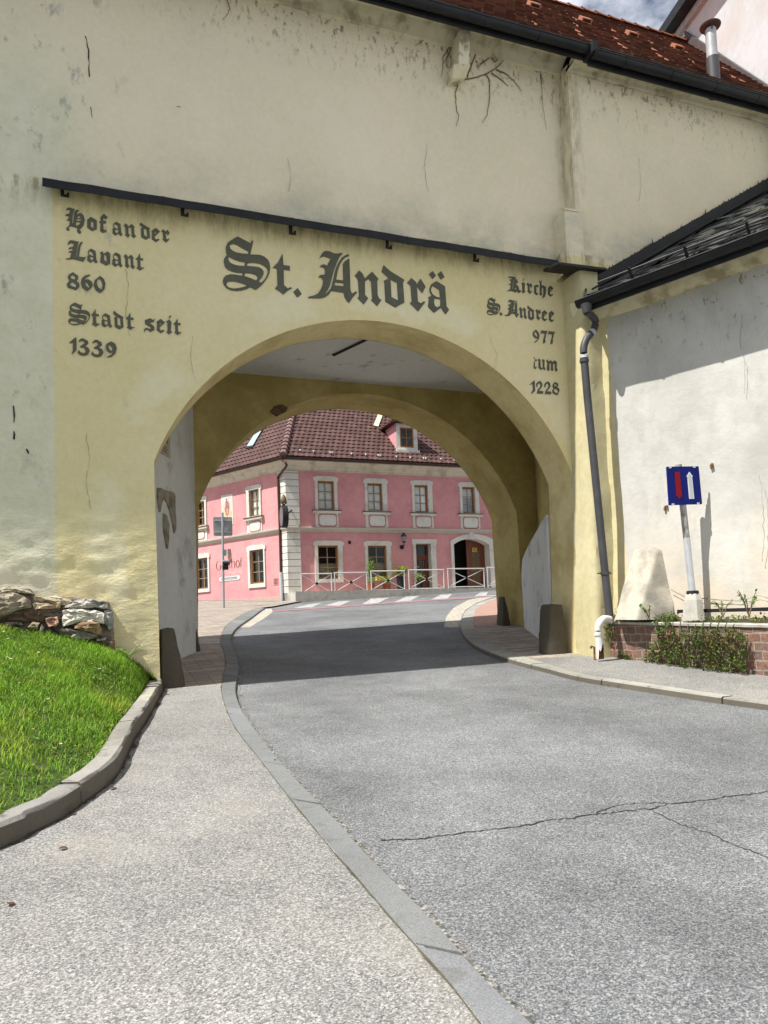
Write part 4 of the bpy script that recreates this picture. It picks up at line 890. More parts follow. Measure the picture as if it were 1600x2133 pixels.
dg('1', CE, [(170, 875), (180, 885), (183, 1040), (120, 1095), (135, 1040), (135, 940), (95, 955), (90, 942)])
dg('3', CE, [(265, 888), (325, 920), (335, 955), (290, 990), (335, 1010), (352, 1050), (330, 1095), (285, 1115), (230, 1105), (195, 1075), (210, 1035), (235, 1070), (285, 1080), (300, 1045), (275, 1010), (225, 1003), (235, 985), (285, 955), (270, 925), (235, 925), (215, 940), (210, 920), (235, 895)])
dg('9', CE, [(625, 928), (680, 960), (697, 1020), (680, 1085), (635, 1125), (575, 1138), (575, 1125), (630, 1095), (655, 1055), (615, 1080), (570, 1050), (553, 1000), (565, 960)], [(598, 970), (590, 1000), (610, 1040), (640, 1052), (640, 1010)])
dg('K', CF, [(520, 52), (650, 75), (640, 120), (690, 120), (670, 150), (700, 160), (680, 195), (650, 220), (700, 260), (720, 340), (765, 350), (740, 390), (700, 400), (670, 360), (650, 390), (560, 360), (460, 362), (530, 320), (545, 240), (495, 215), (540, 210), (550, 150), (505, 125), (555, 115), (570, 95), (530, 80), (475, 92)], [(612, 110), (622, 112), (600, 230), (590, 310), (575, 310), (590, 200)], [(645, 275), (668, 332), (622, 322)])
dg('c', CF, [(1075, 225), (1128, 255), (1105, 285), (1075, 265), (1075, 390), (1120, 420), (1080, 448), (1030, 405), (1035, 290), (1022, 260)])
dg('h', CF, [(1135, 135), (1165, 160), (1195, 140), (1180, 190), (1185, 250), (1210, 240), (1275, 275), (1275, 400), (1250, 480), (1190, 520), (1200, 500), (1225, 420), (1222, 300), (1190, 280), (1185, 400), (1205, 425), (1170, 460), (1140, 425), (1150, 380), (1150, 190)])
dg('9b', CG, [(238, 88), (310, 165), (345, 260), (325, 360), (265, 440), (185, 480), (190, 455), (260, 410), (295, 350), (235, 350), (165, 300), (138, 220), (155, 160)], [(205, 145), (260, 200), (298, 310), (235, 285), (185, 220)])
dg('7', CG, [(400, 110), (490, 130), (580, 125), (540, 230), (515, 350), (515, 470), (445, 508), (460, 380), (505, 215), (420, 190), (375, 220)])
dg('t1', CG, [(185, 900), (200, 910), (195, 960), (180, 950)]); dg('t2', CG, [(210, 975), (262, 975), (262, 1020), (215, 1020)]); dg('t3', CG, [(188, 1030), (203, 1040), (203, 1148), (220, 1210), (270, 1180), (245, 1225), (220, 1265), (175, 1220), (178, 1140)])
dg('u', CG, [(325, 945), (372, 990), (375, 1180), (400, 1235), (440, 1225), (440, 1040), (415, 1000), (445, 965), (495, 1000), (485, 1190), (515, 1245), (500, 1295), (440, 1250), (390, 1285), (315, 1225), (320, 1020), (292, 990)])
dg('m', CG, [(575, 970), (620, 1045), (665, 995), (735, 1050), (790, 1000), (855, 1050), (850, 1240), (885, 1270), (845, 1340), (800, 1280), (795, 1110), (765, 1090), (745, 1110), (745, 1250), (760, 1280), (720, 1315), (680, 1275), (690, 1100), (660, 1085), (635, 1110), (640, 1290), (605, 1315), (560, 1265), (580, 1080), (545, 1025)])
dg('1b', CG, [(190, 1590), (200, 1600), (215, 1900), (105, 1995), (95, 1970), (150, 1880), (140, 1690), (75, 1735), (70, 1710)])
dg('2', CG, [(355, 1605), (415, 1670), (430, 1740), (400, 1810), (320, 1910), (400, 1905), (465, 1930), (435, 1995), (260, 1985), (290, 1880), (370, 1780), (370, 1710), (335, 1670), (285, 1720), (280, 1785), (255, 1790), (245, 1700), (280, 1650)])
dg('8b', CG, [(810, 1640), (895, 1690), (895, 1760), (865, 1800), (925, 1840), (938, 1900), (870, 2035), (740, 1980), (722, 1900), (760, 1830), (725, 1760), (750, 1690)], [(795, 1695), (860, 1740), (850, 1790), (770, 1735)], [(790, 1845), (850, 1860), (890, 1900), (885, 1955), (850, 1980), (780, 1930), (765, 1880)])
def put(mb, g, c=None, bb=None, off=None):
    ls = GLY[g]
    if bb:
        P = np.array([p for l in ls for p in l]); lo, hi = P.min(0), P.max(0); (a, b, w, h) = bb; q0, q1 = np.array(c([(a, b), (w, h)]))
        ls = [[tuple(q0 + (np.array(p) - lo) / (hi - lo) * (q1 - q0)) for p in l] for l in ls]
    if off: ls = [[(p[0] + off[0], p[1] + off[1]) for p in l] for l in ls]
    mb.prism([lp(l) for l in ls], (0, .008, 0))
def line(items):
    mb = MB()
    for it in items: put(mb, *it) if isinstance(it, tuple) else put(mb, it)
    mb.build('inscription', m_letter, gate)
line(['S', 't', '.', 'A', 'n', 'd', 'r', 'a', '"', '"2'])
line(['H', 'o', 'f', ('a', CD, (725, 255, 872, 465)), ('n', CD, (890, 278, 1068, 495)), ('d', CD, (1120, 262, 1270, 515)), 'e', ('r', CD, (1432, 365, 1555, 558))])
line(['L', ('a', CD, (360, 645, 512, 858)), 'v', ('a', CD, (722, 700, 872, 917)), ('n', CD, (890, 722, 1052, 942)), ('t', CD, (1060, 712, 1185, 962))])
line(['8', '6', '0'])
line([('S', CE, (75, 430, 355, 720)), ('t', CE, (365, 513, 482, 740)), ('a', CE, (500, 567, 638, 757)), ('d', CE, (650, 535, 785, 775)), ('t', CE, (812, 560, 925, 782)), 's', ('e', CE, (1208, 640, 1315, 823)), 'i', "'", ('t', CE, (1422, 632, 1528, 847))])
line(['1', '3', ('3', None, None, (175 / 6.1538, 18 / 6.1538)), '9'])
line(['K', ('i', CF, (765, 175, 848, 410)), ("'", CF, (797, 98, 828, 160)), ('r', CF, (870, 185, 990, 425)), 'c', 'h', ('e', CF, (1315, 248, 1430, 480))])
line([('S', CF, (45, 495, 325, 860)), ('.', CF, (305, 797, 375, 875)), ('A', CF, (415, 540, 720, 912)), ('n', CF, (715, 693, 880, 945)), ('d', CF, (885, 662, 1030, 970)), ('r', CF, (1055, 738, 1170, 970)), ('e', CF, (1190, 758, 1305, 990)), ('e', CF, (1335, 770, 1450, 1008))])
line(['9b', '7', ('7', None, None, (222 / 14.214, 25 / 14.214))])
line(['t1', 't2', 't3', 'u', 'm'])
line(['1b', '2', ('2', None, None, (240 / 14.214, 14 / 14.214)), '8b'])
# ------------------------------------------------------------------ dry creepers on the upper wall
VK = .62
c2 = crop(800, 0, 2.0)
def creeper(lines, label, Y, r, c=c2):
    base = AtY(*c([lines[0][0]])[0], Y); mb = MB()
    for l in lines:
        pts = smooth_path([AtY(x, y, Y + random.uniform(-.01, .01)) for x, y in c(l)], 4) if len(l) > 1 else []
        n = len(pts); mb.tube([p + np.array([random.uniform(-.008, .008), -.012, random.uniform(-.008, .008)]) for p in pts], [r * VK * (1 - .65 * i / n) for i in range(n)], 5)
    o = mb.build('dry_creeper', m_vine, None, base); tag(o, label, 'creeper', 'dry creepers on the gate wall')
creeper([[(345, 330), (400, 318), (460, 290), (490, 262), (510, 230), (512, 215)], [(345, 325), (372, 250), (400, 180), (430, 145)], [(345, 330), (320, 340), (302, 370), (297, 400), (302, 460), (310, 490), (300, 525)], [(420, 310), (433, 325), (440, 370), (436, 430), (428, 480), (410, 512)], [(465, 292), (500, 305), (525, 325), (550, 350), (570, 382)], [(448, 308), (480, 330), (518, 362)], [(400, 270), (440, 240), (470, 205), (492, 188)], [(510, 245), (545, 258), (575, 262), (608, 255)], [(290, 330), (310, 295), (340, 290), (360, 270), (380, 240)], [(440, 240), (465, 260), (470, 225), (480, 190)]], 'dry leafless creeper branching out from the little corbel under the gutter', YG - .01, .016)
creeper([[(280, 120), (285, 180), (262, 210), (245, 245), (243, 290), (237, 322)], [(262, 210), (270, 235), (280, 245)], [(285, 180), (262, 240), (245, 265)]], 'thin dry creeper strands hanging just left of the corbel', YG - .01, .014)
creeper([[(645, 205), (650, 290), (655, 370), (662, 450), (675, 545)]], 'single long dry tendril hanging down right of the corbel', YG - .01, .010)
creeper([[(230, 145), (190, 150), (160, 170), (130, 192)], [(190, 150), (150, 140), (135, 150)], [(160, 170), (150, 185)]], 'small dry twig spread sideways under the gutter, left of the corbel', YG - .01, .012)
creeper([[(740, 250), (755, 275), (765, 300), (766, 330)], [(750, 265), (765, 262)]], 'short dry twig curling beside the wall corner below the gutter bend', YG - .01, .012)
creeper([[(945, -10), (952, 18), (956, 42), (945, 65), (928, 86)]], 'curved dry tendril at the top edge of the wall, far left of the roof', YG - .01, .012, crop(0, 0, 2.0))
# ================================================================== guard stones at the arch corners
def guard(px, py, h, w0, w1, dpt, lb, hoff=HP, lean=0.0, rot=0.0):
    b = G(px, py, hoff); mb = MB(); n = 14; P = []
    for k, z in enumerate(np.linspace(0, 1, 9)):
        s = (1 - z) + z * (w1 / w0); s *= 1 - .06 * max(0, z - .85) / .15; R = []
        for i in range(n):
            a = 2 * pi * i / n + rot; e = 4.5; cx_, sy_ = cos(a), sin(a); rr = (abs(cx_) ** e + abs(sy_) ** e) ** (-1 / e)
            p = np.array([cx_ * rr * w0 / 2 * s, sy_ * rr * dpt / 2 * (.65 + .35 * s), 0]); d = .03 * fbm(b[0] * 3 + p[0] * 6, p[1] * 6 + b[1], z * 3)
            R.append(b + p * (1 + d * 3) + np.array([lean * z * h, 0, z * h - .12 * (k == 0) + d]))
        R.append(R[0]); P.append(R)
    mb.grid(P); top = P[-1]; mb.add(top[:-1] + [np.mean(top[:-1], 0) + zz * .02], [(i, (i + 1) % n, n) for i in range(n)])
    o = mb.build('guard_stone', m_guard, None, b, smooth=50, vcol=True); tag(o, lb, 'guard stone', 'guard stones at the arch corners')
guard(358, 1428, .72, .33, .19, .36, 'brownish granite guard stone in front of the grey passage wall, beside the lawn kerb', lean=-.065)
guard(404, 1356, .5, .22, .10, .26, 'narrow dark guard stone half hidden behind the far end of the grey passage wall', lean=-.02)
guard(1049, 1302, .60, .25, .05, .30, 'slim pointed dark guard stone at the far right pier, by the reddish paving', hoff=.07, lean=-.02)
guard(1152, 1360, .74, .44, .27, .36, 'wide blocky dark guard stone at the near right pier of the arch', hoff=.07, lean=.02)
# ================================================================== rubble stub at the foot of the left wall
rub = thing('rubble_wall', 'broken rubble stone plinth sticking out of the gate wall above the lawn', 'rubble wall', AtY(120, 1350, 9.3))
mb = MB(); rock([(-130, 1212), (-60, 1215), (0, 1226), (60, 1225), (75, 1241), (150, 1243), (225, 1253), (236, 1285), (239, 1350), (238, 1372), (120, 1352), (0, 1338), (-130, 1330)], 9.36, .28, mb, (.23, .195, .15), seed=1); mb.build('mortar_core', m_stone, rub, vcol=True, smooth=35)
c6 = crop(0, 1200, 6.1538)
ST = [([(-300, 200), (0, 212), (190, 205), (300, 250), (390, 330), (400, 400), (330, 425), (220, 440), (100, 500), (0, 535), (-300, 560)], (.30, .25, .19), .0), ([(-200, 150), (0, 165), (150, 128), (360, 178), (440, 240), (200, 208), (0, 218), (-200, 215)], (.42, .37, .28), .06),
      ([(75, 510), (240, 470), (400, 440), (520, 470), (560, 560), (560, 590), (290, 590), (75, 580)], (.14, .095, .065), .04), ([(405, 350), (640, 350), (800, 330), (780, 410), (640, 420), (420, 425)], (.40, .32, .21), .03), ([(440, 250), (860, 270), (940, 330), (880, 390), (640, 345), (430, 340)], (.42, .36, .25), .08),
      ([(780, 420), (1000, 300), (1150, 285), (1390, 340), (1400, 410), (1000, 420), (900, 420)], (.36, .34, .30), .02), ([(790, 430), (1000, 420), (1250, 440), (1350, 470), (1340, 620), (1000, 600), (800, 660)], (.60, .57, .49), -.02), ([(1340, 430), (1440, 430), (1460, 650), (1400, 700), (1330, 620)], (.27, .26, .24), .02),
      ([(585, 545), (640, 515), (740, 530), (765, 590), (720, 640), (620, 650), (580, 600)], (.42, .25, .19), -.10), ([(350, 660), (430, 595), (510, 600), (490, 690), (400, 700)], (.33, .28, .20), -.06), ([(470, 740), (540, 620), (570, 660), (530, 720)], (.36, .33, .26), -.08), ([(950, 640), (1080, 570), (1270, 590), (1310, 680), (1300, 760), (1100, 700), (960, 680)], (.25, .165, .095), -.06),
      ([(740, 700), (840, 670), (960, 690), (1100, 710), (1290, 770), (1130, 830), (1000, 870), (930, 800), (870, 790), (760, 750)], (.26, .24, .20), -.03), ([(1280, 870), (1470, 820), (1475, 990), (1400, 1010), (1270, 940)], (.17, .12, .075), .0), ([(1230, 795), (1360, 785), (1350, 820), (1230, 830)], (.32, .29, .24), -.02), ([(75, 590), (290, 585), (300, 620), (70, 630)], (.22, .19, .15), .02)]
for i, (pl, c, d) in enumerate(ST):
    mb = MB(); rock(c6(pl), 9.24 + d, .16, mb, tuple(x * 1.08 for x in c), seed=i * 2.3); mb.c = [tuple(np.array(k) * (1 + .5 * fbm(v[0] * 9, v[2] * 16, i))) for k, v in zip(mb.c, mb.v)]; mb.build('stone', m_stone, rub, vcol=True)
# ================================================================== white building at the right
W0 = np.array([6.957, 9.3, 0]); wd_ = np.array([sin(radians(25)), -cos(radians(25)), 0]); wn_ = np.array([-cos(radians(25)), -sin(radians(25)), 0])
def WP(px, py, off=0.0): return onplane(px, py, W0 + wn_ * off, wn_)
whb = thing('white_building', 'white plastered building with dark slate roof, standing right of the gate', 'building', W0 + wd_ * 2 + zz * gz(7, 7))
mb = sheet([(-.1, .3), (10, .3), (10, 6.45), (-.1, 6.45)], [], .16, lambda s, z: tuple(W0 + wd_ * s + wn_ * (.016 * fbm(s * 1.1, z * 1.1, 3, 4) + .10 * sstep(3.2, .8, z)) + zz * z))
for pl, w in (([(1548, 655), (1540, 700), (1552, 760), (1550, 820)], .004), ([(1583, 990), (1590, 1060), (1592, 1140), (1588, 1170)], .005), ([(1398, 1228), (1440, 1250), (1460, 1246), (1500, 1250), (1540, 1252), (1562, 1246), (1580, 1240), (1600, 1246)], .008)):
    pts = [WP(x + random.uniform(-2, 2), y, .04 if y < 900 else .1) for x, y in [tuple(p) for p in resample([np.array(q, float) for q in pl], 12)]]; L = []
    for i, p in enumerate(pts):
        t = pts[min(i + 1, len(pts) - 1)] - pts[max(i - 1, 0)]; n = np.cross(t, wn_); n /= np.linalg.norm(n); ww = w * random.uniform(.3, 1.1); L.append([p + n * ww, p - n * ww])
    mb.grid(L, 1)
for px, py in ((1384, 1056), (1480, 972)):
    p = WP(px, py, .06)
    for k in range(3): mb.obox(p + wd_ * random.uniform(-.03, .02) + zz * random.uniform(-.05, .02) - wn_ * .03, wd_ * random.uniform(.015, .03), wn_ * -.05, zz * random.uniform(.02, .06), 2)
mb.build('wall', [m_whitewall, simple('hairline_crack', (.30, .28, .25), .95), m_rust], whb, smooth=60)
mb = MB(); far = W0 + wd_ * 10
for a, b in ((far, far - wn_ * 7),): mb.quad(a + zz * .2, b + zz * .2, b + zz * 6.4, a + zz * 6.4)
mb.build('end_wall', m_whitewall, whb)
zk = WP(1400, 609, .1)[2]
mb = MB(); pr = [(.0, zk - .02), (.07, zk), (.10, zk + .04), (.22, zk + .12), (.26, zk + .3), (0, zk + .3)]
g = [[W0 + wd_ * s + wn_ * o + zz * (z + .004 * fbm(s, o * 9)) for o, z in pr] for s in np.linspace(-.15, 10, 30)]; mb.grid(g); mb.add(g[0], [tuple(range(6))])
mb.build('eaves_cornice', m_cornice, whb, smooth=45)
E0 = W0 + wn_ * .50; zE = WP(1400, 577, .5)[2] + .10
ein = -wn_; SLP = .66
def rpt(s, d, h=0.0): return E0 + wd_ * s + ein * d + zz * (zE + SLP * d + h)
ru = ein + zz * SLP; ru = ru / np.linalg.norm(ru); rnn = np.cross(wd_, ru); rnn = rnn if rnn[2] > 0 else -rnn
k_ = sqrt(1 + SLP * SLP)
def smin(d): return max((E0[1] + ein[1] * d - (YR - .02)) / .9063, .24 - .53 * d)
mb = MB(); EX = .26
for k in range(24):
    d0_ = k * EX / k_; s = smin(d0_) - random.random() * .4
    while s < 10:
        w = .46; s0_, s1_ = max(s, smin(d0_)), s + w - .012
        if s1_ > s0_ + .03:
            tl, tw = random.uniform(.014, .032), random.gauss(0, .020)
            a = rpt(s0_, d0_) + rnn * (tl + tw); b = rpt(s1_, d0_) + rnn * (tl - tw); d1 = d0_ + EX * 1.25 / k_; c = rpt(s1_, d1) + rnn * .006; e = rpt(s0_, d1) + rnn * .006
            cc = .05 + .10 * random.random() ** 2; mid1 = (a + b) / 2 + rnn * random.uniform(-.004, .022); mid2 = (c + e) / 2 + rnn * .004
            mb.add([a, mid1, b, c, mid2, e, a - rnn * .018, b - rnn * .018], [(0, 1, 4, 5), (1, 2, 3, 4), (6, 7, 2, 1), (6, 1, 0)], 0, (cc, cc * 1.05, cc * 1.12))
        s += w
mb.quad(rpt(smin(0) - .1, 0, -.03), rpt(10, 0, -.03), rpt(10, 6.3, -.03), rpt(smin(6.3), 6.3, -.03), 0, (.02, .02, .02))
mb.build('slate_roof', m_slate, whb, vcol=True)
mb = MB(); a = [rpt(smin(d) + .0, d, -.05) for d in (.46, 6.2)]
vg = [rpt(smin(d), d, 0) for d in (-.03, .50)]; mb.prism([[vg[0] - zz * .16, vg[1] - zz * .12, vg[1] + zz * .20, vg[0] + zz * .05]], wd_ * .03)
fl = lambda p, up, out: p + zz * up - np.array([0, out, 0])
mb.prism([[fl(a[0], -.22, .02), fl(a[1], -.05, .02), fl(a[1], .27, .02), fl(a[0], .27, .02)]], (0, -.05, 0)); mb.prism([[fl(a[0], .07, .06), fl(a[1], .07, .06), fl(a[1], .10, .06), fl(a[0], .10, .06)]], (0, -.12, 0))
mb.build('roof_flashing', m_dark, whb)
# moss tufts along the flashing are part of the roof edge
mb = MB()
for _ in range(240):
    t = random.random() ** .8; p = fl(a[0] + (a[1] - a[0]) * t, .27, .04) + np.array([0, random.uniform(-.03, .03), 0]); h = random.uniform(.008, .035) * (3 if random.random() < .04 else 1)
    mb.add([p - np.array([.02, 0, .01]), p + np.array([.02, 0, -.01]), p + np.array([random.uniform(-.01, .01), 0, h])], [(0, 1, 2)], 0, (.05, .045, .02))
tag(mb.build('moss', m_leaf, whb, vcol=True), kind='stuff')
zg = zE - .02; ga, gb = E0 + wn_ * .09 + wd_ * .16 + zz * zg, E0 + wn_ * .09 + wd_ * 10 + zz * zg
mb = MB(); mb.half(ga, gb, .085, 10); mb.obox(E0 + wd_ * .22 + zz * (zE - .16), wd_ * 9.8, wn_ * .02, zz * .17)
gut = mb.build('eaves_gutter', m_gut, whb, smooth=50)
for s in np.arange(.75, 9.5, .82):
    mb = MB(); p = ga + wd_ * s; mb.half(p, p + wd_ * .028, .094, 10); mb.obox(p - wn_ * .02 + zz * .0, wd_ * .03, -wn_ * .1, zz * .006); mb.build('gutter_bracket', m_gut, gut, smooth=50)
mb = MB()
for dd, hh in ((.30, .07), (.30, .15)): mb.tube([rpt(smin(.3) + .25, dd) + rnn * hh, rpt(10, dd) + rnn * hh], .013, 6)
sg = mb.build('snow_guard', m_zinc, whb)
for s in np.arange(smin(.3) + .75, 9.8, .8):
    mb = MB(); p = rpt(s, .3); mb.obox(p - ru * .03, wd_ * .03, ru * .05, rnn * .19); mb.obox(p - ru * .02 + rnn * .01, wd_ * .03, ru * .3, rnn * .015); mb.build('bracket', m_dark, sg)
# bulging plaster buttress at the foot of the wall
T1, T2 = WP(1318, 1152, .05), WP(1380, 1130, .05); B1, B3 = WP(1292, 1290, .16), WP(1402, 1290, .16); B2 = WP(1352, 1292, .46)
def patch(a, b, c, d, n, am):   # a-b bottom, d-c top
    return [[a * (1 - u) * (1 - v) + b * u * (1 - v) + c * u * v + d * (1 - u) * v + wn_ * (.07 * sin(pi * v) * (.6 + .4 * sin(pi * u)) + am * fbm(u * 3 + a[0], v * 4, 2)) for u in np.linspace(0, 1, n)] for v in np.linspace(0, 1, n)]
mb = MB(); TL, TR = WP(1322, 1135, .0), WP(1384, 1135, .0)
def bulge(u, v):
    p = (B1 * (1 - u) + B3 * u) * (1 - v) + (TL * (1 - u) + TR * u) * v
    ur = .56 + .30 * v; H = (.36 * (1 - v) ** .8 + .09) * (1 - sstep(.88, 1.0, v)); h = H * ((.72 + .28 * u / ur) * min(1, u / .05) if u < ur else max(0, 1 - (u - ur) / (1.0 - ur)))
    return p - wn_ * .06 + wn_ * (h + .016 * fbm(u * 3, v * 4, 2)) + zz * (.05 * sin(pi * u) * v)
mb.grid([[bulge(u, v) for u in np.linspace(0, 1, 30)] for v in np.linspace(0, 1, 34)])
mb.build('bulging_buttress', m_bulge, whb, smooth=60)
# downpipe: hopper under the gutter end, swan neck, straight pipe with a collar
YD = 8.93
dp = lambda x, y, Y=YD: AtY(x, y, Y)
top = ga + wd_ * .14
mb = MB(); mb.tube([top - zz * .07, top - zz * .20], [.085, .055], 12)
neck = smooth_path([top - zz * .18, dp(1240, 668), dp(1236, 688), dp(1222, 706), dp(1216, 725), dp(1217, 752)], 5); mb.tube(neck, .054, 12)
mb.tube([dp(1217, 748), dp(1224, 830), dp(1241, 1000), dp(1258, 1170), dp(1270, 1285)], .056, 14)
for a in ((1217, 744), (1217, 752)): p = dp(*a); mb.tube([p - zz * .02, p + zz * .02], .067, 14, True, 1 if a[1] == 744 else 0)
p = dp(1233, 693); mb.tube([dp(1231, 696), dp(1235, 690)], .057, 12, True, 1)
dpo = mb.build('downpipe', [m_zinc, m_galv], whb, smooth=50)
mb = MB(); p = dp(1261, 1194); mb.tube([p - zz * .02, p + zz * .02], .07, 14); mb.obox(p - np.array([.12, 0, .008]), (.24, 0, 0), (0, .03, 0), zz * .016); mb.build('pipe_clip', m_zinc, dpo, smooth=50)
# ================================================================== broken white drain pipe and a rusty tap pipe
YQ = 8.80
b = AtY(1251, 1371, YQ); b[2] = gz(b[0], b[1]) + .07
mb = MB(); path = smooth_path([AtY(1270, 1290, YQ + .1), AtY(1258, 1289, YQ + .05), AtY(1249, 1297, YQ), AtY(1246, 1310, YQ), AtY(1247, 1322, YQ)], 4); mb.tube(path, .050, 14, False)
n = 18; lo = AtY(1247, 1322, YQ); P = []
for k in range(2):
    R = []
    for i in range(n + 1):
        a_ = 2 * pi * i / n; rg = b + zz * (.0 if not (.45 * pi < a_ < 2 * pi) else 0); c = lo if k == 0 else np.array([b[0], b[1], b[2] + .03 + (.17 + .06 * sin(i * 5.1) if 3.6 < a_ < 5.9 else .0)])
        R.append(c + np.array([cos(a_), sin(a_), 0]) * .051)
    P.append(R)
mb.grid(P); mb.grid([[p + (q - p) * .06 for p, q in zip(r, [np.array([b[0], b[1], p[2]]) for p in r])] for r in P], 1)
p = AtY(1246, 1321, YQ); mb.tube([p - zz * .018, p + zz * .018], .056, 16)
dr = mb.build('drain_pipe', [m_pipewhite, m_rust], None, b, smooth=45); tag(dr, 'broken white drain pipe stub at the end of the brick planter', 'pipe')
mb = MB(); t0 = AtY(1238, 1364, 8.95); t1 = AtY(1238, 1348, 8.95); t2 = AtY(1231, 1346, 8.95); mb.tube([t0 - zz * .1, t1, t2], .014, 6); mb.tube([t2 - zz * .005, t2 - zz * .035], .018, 6)
tp = mb.build('standpipe', m_rust, None, t0); tag(tp, 'tiny rusty bent pipe sticking up at the buttress foot, left of the drain stub', 'pipe')
# ================================================================== brick planter
bA, bB = G(1252, 1366, .07), G(1600, 1408, .07); bd = bB - bA; bd[2] = 0; LB = np.linalg.norm(bd); bd /= LB; bn = np.array([bd[1], -bd[0], 0]); bn = bn if bn[0] < 0 else -bn
zA, zB = onplane(1266, 1293, bA, bn)[2], onplane(1600, 1300, bA, bn)[2]
def btop(s): return zA + (zB - zA) * s / LB
pl_ = thing('brick_planter', 'low brick planter wall with concrete coping, in front of the white wall', 'planter', bA)
LW_ = 6.5; mb = MB(); ss = np.linspace(-.02, LW_, 60); zz_ = np.linspace(0, 1, 14)
def bp(s, v):
    z0 = gz(*(bA + bd * s)[:2]) - .1; z1 = btop(s) - .035; z = z0 + (z1 - z0) * v; return bA + bd * s + bn * (.012 * fbm(s * 4, z * 5, 1)) + zz * (z - bA[2])
mb.grid([[bp(s, v) for v in zz_] for s in ss]); a0 = bA + bd * -.02
mb.quad(bp(-.02, 0), bp(-.02, 0) - bn * .7, bp(-.02, 1) - bn * .7, bp(-.02, 1))
for f in (.0,): mb.quad(bA - bn * .26 + zz * -.3, bA - bn * .26 + bd * LW_ + zz * -.5, bA - bn * .26 + bd * LW_ + zz * (btop(LW_) - bA[2]), bA - bn * .26 + zz * (zA - bA[2]))
mb.build('brick_face', m_brick, pl_)
mb = MB(); g = []
for s in np.linspace(-.04, LW_, 40):
    o = bA + bd * s; z = btop(s) - bA[2] + .004 * fbm(s * 5, 1); g.append([o + bn * .022 + zz * (z - .04), o + bn * (.026 + .006 * fbm(s * 6, 4)) + zz * (z - .008), o + bn * .012 + zz * z, o - bn * .26 + zz * z, o - bn * .26 + zz * (z - .2)])
mb.grid(g); mb.add(g[0], [(0, 1, 2, 3, 4)]); mb.build('coping', m_conc, pl_)
mb = MB(); mb.grid([[bA + bd * s - bn * o + zz * (btop(s) - bA[2] - .03 + .03 * fbm(s * 3, o * 3)) for o in np.linspace(.2, 2.4, 10)] for s in np.linspace(-.3, LW_, 30)]); mb.build('soil', m_soil, pl_)
mb = MB(); q0, q1 = WP(1412, 1277, .16), WP(1640, 1272, .16); mb.prism([[q0, q1, q1 + zz * .05, q0 + zz * .045]], wn_ * .02); mb.build('membrane_strip', m_dark, pl_)
def bpx(px, py, off=0.0): return onplane(px, py, bA + bn * off, bn)
def foliage(name, pts, size, mats, label, cat, base, group=None, cols=None, dens=1, kind=None, stems=None):
    mb = MB()
    for p, nrm in pts:
        d = nrm * .6 + RNG.normal(0, .55, 3); d /= np.linalg.norm(d); L = random.uniform(*size); leaf_shape(np.array(p), d, zz + RNG.normal(0, .3, 3), L, L * .6, mb, (cols or green)())
    if stems:
        w_ = thing(name, label, cat, base, group); mb.build('leaves', mats, w_, vcol=True); m2 = MB()
        for st in stems: m2.tube(st, [.007 - .004 * i / len(st) for i in range(len(st))], 5)
        m2.build('stem', m_vine, w_); return w_
    o = mb.build(name, mats, None, base, vcol=True)
    if kind: tag(o, kind=kind)
    else: tag(o, label, cat, group)
    return o
def mixg(): 
    r = random.random(); return green(.085, .165, .03) if r < .6 else ((.17, .14, .05) if r < .8 else green(.05, .10, .02))
poly = [(1362, 1288), (1398, 1284), (1404, 1318), (1450, 1306), (1520, 1308), (1558, 1326), (1556, 1398), (1500, 1403), (1440, 1396), (1385, 1386), (1340, 1374), (1344, 1352), (1366, 1330)]
pts = []
while len(pts) < 3400:
    x, y = random.uniform(1338, 1560), random.uniform(1284, 1404)
    if inpoly(np.array([(x, y)]), poly)[0]:
        e = fbm(x * .06, y * .06, 2); 
        if e < -.22: continue
        pts.append((bpx(x, y, random.uniform(.0, .13) * (1.2 + e)), bn + zz * .3))
sts = [[bpx(1370 + i * 16, 1290 + random.uniform(0, 10), .02), bpx(1372 + i * 14, 1330, .06), bpx(1350 + i * 18, 1385, .05)] for i in range(11)]
foliage('creeping_plant', pts, (.018, .042), m_leaf, 'bushy creeper hanging over the brick planter face, green and brown leaved', 'creeper', bpx(1420, 1395), 'plants on the brick planter', mixg, stems=sts)
pts = [(bpx(random.gauss(1303, 9), random.gauss(1370, 6), random.uniform(.0, .09)), bn + zz * .5) for _ in range(130)]
foliage('creeping_plant', pts, (.02, .045), m_leaf, 'small weed tuft at the foot of the brick planter, left of the big creeper', 'weed', bpx(1303, 1378), 'plants on the brick planter', mixg, stems=[[bpx(1303, 1380, .02), bpx(1300, 1362, .05)]])
pts = [(bpx(random.gauss(1266, 9), random.uniform(1278, 1335), random.uniform(.0, .10)), bn + zz * .4) for _ in range(330)]
foliage('creeping_plant', pts, (.02, .042), m_leaf, 'ivy patch draped over the planter corner beside the white drain pipe', 'creeper', bpx(1266, 1325), 'plants on the brick planter', mixg, stems=[[bpx(1268, 1280, .0), bpx(1264, 1310, .03), bpx(1268, 1335, .02)]])
pts = []
for _ in range(5200):
    s = random.uniform(-.25, 5.5) if random.random() < .45 else random.uniform(-.25, 1.15); o = random.uniform(.02, .75 if s > 1.2 else .6)
    pts.append((bA + bd * s - bn * o + zz * (btop(s) - bA[2] + abs(random.gauss(0, .05 if s < 1.2 else .035)) + (.02 if random.random() < .6 else 0)), zz * .8))
foliage('ground_cover', pts, (.025, .05), m_leaf, None, None, bA + zz * .5, None, mixg, kind='stuff')
